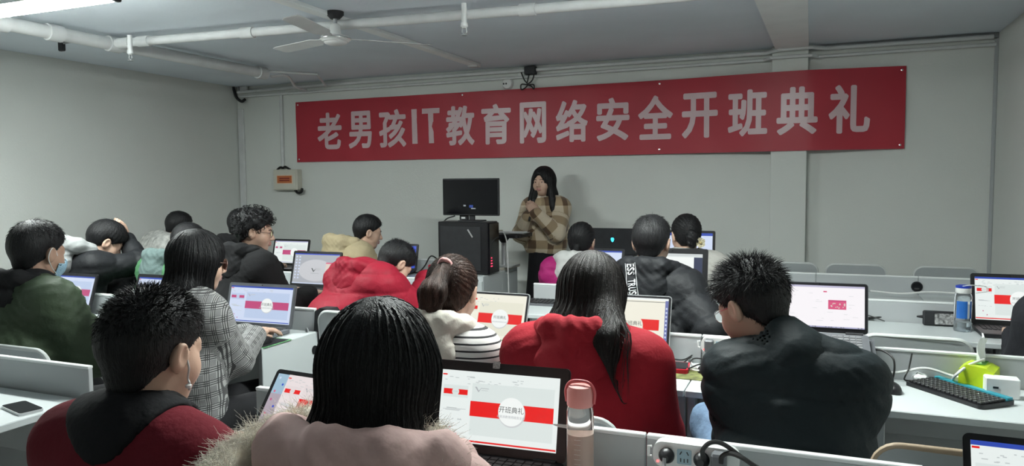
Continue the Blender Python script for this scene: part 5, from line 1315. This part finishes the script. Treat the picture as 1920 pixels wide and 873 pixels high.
# second nearest row
p16 = person('man with spiky black hair in a black padded jacket and jeans', (1410, 492), 2.25, rz=-.02, hp=.38, hy=.95, nbo=(.12, -.08, -.115), coat=teal_n, collar=(teal_n, .005, .10, .014), hair=('spiky', 'black', 1, 5000),
    lean=.13, sw=.145, fat=.016, armfat=.010, puff=(.011, .115), legs=DENIM, kneesL=(-.30, .42, .655), hands=((-.13, .40, .82), (.02, .42, .82)), poles=((-.15, -.2, -1), (.0, -.2, -1)), chairlabel='stool under the man in the black padded jacket', dx=-.15, hem=.44, bulk=1.0, wr=.003, res=.009)
glasses(p16, chrome)
p15 = person('woman with long dark hair over a bright red hooded coat', (1112, 478), 2.28, rz=-.04, hp=.34, hy=-.12, nbo=(0, -.08, -.12), coat=cloth('red_wool', (.31, .012, .022), .85), hood=(cloth('red_wool', 0), .15, .085, .075), hair=('long', 'darkbrown', 1.12, 3800),
    lean=.13, sw=.185, fat=.022, armfat=.012, legs=BLACKT, hands=((-.12, .36, .79), (.14, .36, .79)), poles=((-.22, -.25, -1), (.22, -.25, -1)), chairlabel='!grey chair under the woman in the red hooded coat', wr=.003, hem=.43)
p11 = person('woman with a brown ponytail in a striped sweater and white hood', (848, 480), 2.36, rz=-.08, hp=.26, hy=.22, nbo=(0, -.09, -.115), coat=patmat('stripe_knit', stripes), hood=(cloth('cream_knit', (.56, .53, .47), .95), .15, .085, .10), hair=('pony', 'brown', 1, 2600),
    lean=.16, sw=.165, legs=BLACKT, hands=((-.10, .34, .79), (.10, .38, .79)), poles=((-.22, -.25, -1), (.22, -.25, -1)), chairlabel='stool under the woman in the striped sweater', wr=.002)
M = p11['M']; MB().tube([M @ Vector((.022*math.cos(a), -.106+.006*math.sin(a*3)-.4*.022*math.sin(a), .078+.022*math.sin(a))) for a in np.linspace(0, 2*PI, 16)], .009, 8, False).build('hair_tie', cloth('pink_scrunchie', (.5, .28, .27)), p11['t'], True)
p6 = person('woman with long black hair in a grey checked blazer and round glasses', (372, 434), 2.38, rz=-.30, hp=.10, hy=-.16, coat=patmat('glen_check', glen), collar=(patmat('glen_check', glen), .005, .075), hair=('long', 'black', .72, 2200),
    lean=.06, sw=.165, fat=.012, legs=BLACKT, hands=((-.14, .34, .79), (MOUSE_P[0], MOUSE_P[1]-.05, ZD+.05, 1)), chairlabel='stool under the woman in the checked blazer', wr=.0022, hem=.36)
glasses(p6, mat('rose_gold', (.55, .35, .3), .25, metal=.9), mat('rose_lens', (.28, .14, .14), .1, var=.05), .027, .002)
p2 = person('man in an olive green jacket wearing a blue face mask', (70, 415), 2.22, rz=-.10, hp=.12, hy=.16, skin=1, coat=nylon('olive_nylon', (.052, .075, .045)), collar=(cloth('black_collar', 0), 'shell', .11), hood=(cloth('black_knit', (.012, .012, .013)), .14, .075, .06), hair=('short', 'black', 1, 3400),
    lean=.14, sw=.20, fat=.03, armfat=.02, legs=BLACKT, hands=((-.17, .40, .80), (.18, .42, .80)), wr=.009, hs=1.06)
def mask(pr):
    M = pr['M']; t = pr['t']
    def mf(p): return np.maximum(np.abs(smin(head_fn(p)-.004, ell(p, (0, .088, -.052), (.03, .03, .04)), .03))-.0016, np.maximum.reduce([p[:, 2]+.022+.25*np.abs(p[:, 0]), -.118-p[:, 2], .03-p[:, 1]]).astype(np.float32))
    V, Q = nets(mf, (-.09, .02, -.13), (.09, .14, 0), .0038); V = V@np.array(M.to_3x3(), np.float32).T+np.array(M.translation, np.float32)
    o = mesh_np('face_mask', V, [Q], cloth('mask_blue', (.30, .46, .58), .9), t)
    for sd in (-1, 1): MB().tube([M @ Vector(q) for q in bez([(sd*.060, .045, -.035), (sd*.080, .01, .012), (sd*.094, -.02, .018), (sd*.092, -.03, -.02), (sd*.078, .0, -.06), (sd*.058, .04, -.088)])], .0018, 6).build('ear_loop', white_plastic, o, True)
mask(p2)

# third row
p13 = person('man in a black hooded jacket with a white printed band on the hood', (1222, 405), 3.55, rz=-.02, hp=.14, coat=black_n, hood=(black_n, .15, .09, .085), collar=(cloth('grey_print_collar', (.10, .10, .10), .8, var=.9, scale=60), .0, .078), hair=('short', 'black', 1, 1488),
    lean=.12, sw=.168, fat=.024, armfat=.008, puff=(.009, .12), hands=((-.15, .36, .80), W4(1352, 612, 3.58)), poles=((-.45, -.25, -.9), (.6, -.2, -.7)), chairlabel='stool under the man with the printed hood', wr=.004)
def band(pr):
    hf = pr['hf']; hc = pr['hc']; t = pr['t']; cen = hc+np.array((-.045, -.12, .0)); dn = np.array((.16, 0, -1.)); dn /= np.linalg.norm(dn); rt = np.array((1, 0, .16)); rt /= np.linalg.norm(rt)
    def put(uv): 
        p = np.array([cen+dn*u_+rt*v_ for u_, v_ in uv], np.float32); f0 = lambda q: np.minimum(hf(q), pr['gar'](q))
        for _ in range(8): p = p+np.array((0, 1., 0), np.float32)*np.clip(f0(p)-.004, -.05, .05)[:, None]
        return p
    def ribbon(name, u0, u1, v0, v1, m, n=24, extra=0.0):
        uv = [(u0+(u1-u0)*i/n, v) for i in range(n+1) for v in (v0, v1)]; p = put(uv)-np.array((0, extra, 0)); MB().add(p, [(2*i, 2*i+1, 2*i+3, 2*i+2) for i in range(n)]).build(name, m, t)
    wht = cloth('print_white', (.55, .56, .57), .7)
    ribbon('print_border', -.075, .085, -.0265, -.0235, wht); ribbon('print_border', -.075, .085, .0235, .0265, wht)
    u0 = -.072
    for ch in 'ESS TRUS':
        if ch != ' ':
            g, f, asp = glyph(ch, .02); uv = [(u0+q[0]*.0155, -.019+.038*q[1]) for q in g]; MB().add(put(uv), f).build('print_letter', wht, t)
        u0 += .0178
band(p13)
p10 = person('person bent over in a red quilted puffer jacket with a hood', (741, 452), 3.62, rz=-.38, hp=.75, hy=-.12, coat=nylon('red_nylon', (.30, .012, .030)), hood=(nylon('red_nylon', 0), .15, .09, .085), hair=('crew', 'black', 1, 1488),
    lean=.34, dx=.16, nbo=(-.06, -.17, -.03), sw=.185, fat=.04, armfat=.02, puff=(.009, .10), hands=((-.10, .55, .80), W4(800, 528, 3.75)), wr=.002, hem=.43, res=.009)
p7 = person('man with curly black hair and glasses in a black hoodie', (478, 394), 3.55, rz=-.35, hp=.12, hy=-.62, coat=cloth('black_fleece', (.012, .012, .013), .95), hood=(cloth('black_fleece', 0), .15, .085, .085), hair=('curly', 'black', 1, 682),
    lean=.12, sw=.185, fat=.02, armfat=.012, hands=((-.12, .36, .80), (.15, .38, .80)), chairlabel='stool under the man with curly hair', wr=.004)
glasses(p7)
p3 = person('student in a black puffer with grey hood, head propped on one hand', (197, 415), 3.52, rz=-.28, hp=.62, hy=-.22, nbo=(-.03, -.13, -.075), coat=black_n, hood=(cloth('grey_jersey', (.30, .31, .31), .95), .18, .11, .11), hair=('bowl', 'black', 1, 1488),
    hs=1.07, hoff=(-.02, -.045, .05), lean=.18, sw=.165, fat=.016, armfat=.008, puff=(.007, .12), hands=((-.12, .38, .80), W4(238, 450, 3.66)), poles=((-.45, -.25, -.9), (.85, .5, -.6)), chairlabel='stool under the student with the grey hood', wr=.003, handrot=(None, ((-.25, -.1, 1), (.8, .5, .2))))
p5 = person('student in a green jacket with a grey green hood', (352, 419), 3.70, rz=-.2, hp=.40, hy=-.1, nbo=(-.03, -.12, -.11), coat=nylon('green_nylon', (.07, .19, .09)), hood=(cloth('sage_jersey', (.11, .155, .15), .95), .15, .10, .09), hair=('short', 'black', 1, 558),
    lean=.20, sw=.18, fat=.03, armfat=.02, dx=.04, hands=((-.12, .4, .80), (.13, .4, .80)), chairlabel='stool under the student in the green jacket')
p19 = person('person in a dark coat at the right edge of the picture', (2030, 430), 3.50, rz=.1, hp=.2, coat=cloth('charcoal_wool', (.018, .019, .023)), hair=('short', 'black', 1, 310), sw=.155, fat=.012, lean=.1, poles=((-.2, -.25, -1), (.2, -.25, -1)), hands=((-.13, .37, .80), (.1, .36, .80)), chairlabel='stool under the person at the right edge')

# front row
p12 = person('woman with a low ponytail in a magenta jacket with a grey hood', (1091, 417), 4.74, rz=.0, hp=.16, coat=nylon('magenta_nylon', (.28, .012, .11)), hood=(cloth('light_grey_fleece', (.44, .44, .43), .95), .165, .10, .10), hair=('lowpony', 'black', 1, 496),
    lean=.12, sw=.165, fat=.03, armfat=.02, puff=(.009, .09), hands=((-.13, .36, .80), (.14, .36, .80)), chairlabel='stool under the woman in the magenta jacket')
p14 = person('woman with a cream flower hair claw and glasses in a cream coat', (1286, 402), 4.70, rz=.12, hp=.14, hy=.35, coat=cloth('cream_wool', (.44, .43, .40), .95), collar=(cloth('cream_wool', 0), .01, .085), hair=('bun', 'black', 1, 558),
    lean=.10, sw=.175, fat=.035, armfat=.02, dx=-.05, hands=((-.13, .36, .80), (.14, .36, .80)), chairlabel='stool under the woman in the cream coat')
glasses(p14)
M = p14['M']
for k in range(5):
    a = 2*PI*k/5; V_ = []
    c0 = Vector((.045, -.135, -.055))
    ctr = [(0, 0)]; n = 10
    m_ = MB(); vv = [(0, 0, 0)]
    for i in range(n+1):
        b = (i/n-.5)*1.25; vv.append((.030*math.cos(b)*1.0, .034*math.sin(b)*1.1, .006+.004*math.sin(i)))
    R_ = Matrix.Rotation(a, 3, 'Z'); F_ = Matrix.Rotation(PI/2+.1, 3, 'X') @ Matrix.Rotation(.2, 3, 'Y')
    m_.add([M @ (c0+F_ @ (R_ @ Vector(q))) for q in vv], [(0, i+1, i+2) for i in range(n)]); m_.build('flower_petal', cloth('petal_cream', (.62, .56, .40), .7), p14['t'], True)
MB().lathe([(.002, -.008), (.009, -.004), (.009, .004), (.002, .008)], 12, M @ Vector((.045, -.142, -.055))).build('flower_centre', mat('petal_heart', (.5, .40, .2), .6), p14['t'], True)
p9 = person('man in a beige coat with his face turned to the right', (690, 403), 4.78, rz=-.45, hp=.18, hy=-.35, nbo=(-.09, -.12, -.10), coat=cloth('beige_wool', (.42, .35, .22), .95), hood=(cloth('beige_wool', 0), .19, .11, .10), hair=('short', 'black', 1, 558),
    lean=.20, dx=.10, sw=.18, fat=.04, armfat=.02, hands=((-.13, .4, .80), (.14, .4, .80)), chairlabel='stool under the man in the beige coat')
p8 = person('student in black behind the man with curly hair', (452, 392), 4.68, rz=-.1, hp=.2, coat=cloth('black_fleece', 0), hood=(cloth('black_fleece', 0), .15, .08, .08), hair=('short', 'black', 1, 558), lean=.12, sw=.18, fat=.02, hands=((-.13, .36, .80), (.14, .36, .80)), chairlabel='stool under the student behind the curly haired man')
p4 = person('person in a white mottled fleece coat by the left wall', (335, 397), 4.86, rz=-.45, hp=.30, hy=-.1, nbo=(-.06, -.13, -.10), coat=cloth('white_fleece', (.46, .46, .44), .95, var=.35, scale=26, bump=.5), hair=('short', 'black', 1, 558),
    lean=.22, dx=.05, sw=.18, fat=.045, armfat=.03, hands=((-.12, .42, .80), (.14, .42, .80)), chairlabel='stool under the person in the white fleece coat')

# the presenter
prs = person('woman in a beige and brown check coat speaking into a microphone', (1018, 313), 6.22, rz=PI-.10, hp=.02, hy=-.04, stand=True, nbo=(0, -.045, -.165), coat=patmat('buffalo_check', buffalo), hair=('long', 'black', 1.05, 1054), lean=.03, sw=.15, fat=.018, armfat=.006,
    hands=((-.035, .235, 1.21), (.055, .225, 1.185)), poles=((-.45, -.1, -.9), (.45, -.1, -.9)), legs='skirt', hem=.845, curl=(1.05, 1.15), handrot=(((.55, .25, .7), (-.5, .85, 0)), ((-.6, .2, .65), (.5, .85, .1))), collar=(cloth('cream_collar', (.58, .53, .44), .9), 'shell', .092), wr=.002, res=.010)
t = prs['t']; a, b = np.array((.012, .285, 1.15)), prs['W']((0.004, .125, -.075))
o = thing('microphone', 'black handheld microphone held up to the presenter\'s mouth', 'microphone', t.matrix_basis @ Vector(a)); o.rotation_euler.z = t.rotation_euler.z; dv = Vector(b-a)
MB().tube([dv*k for k in (0, .3, .72)], [.010, .0115, .013], 14).build('handle', blk_matte, o, True)
MB().tube([dv*k for k in (.70, .74, .82, .92, 1.0)], [.013, .018, .023, .022, .010], 16).build('grille', mat('mic_foam', (.015, .015, .015), .9, bump=.5, bscale=400), o, True)
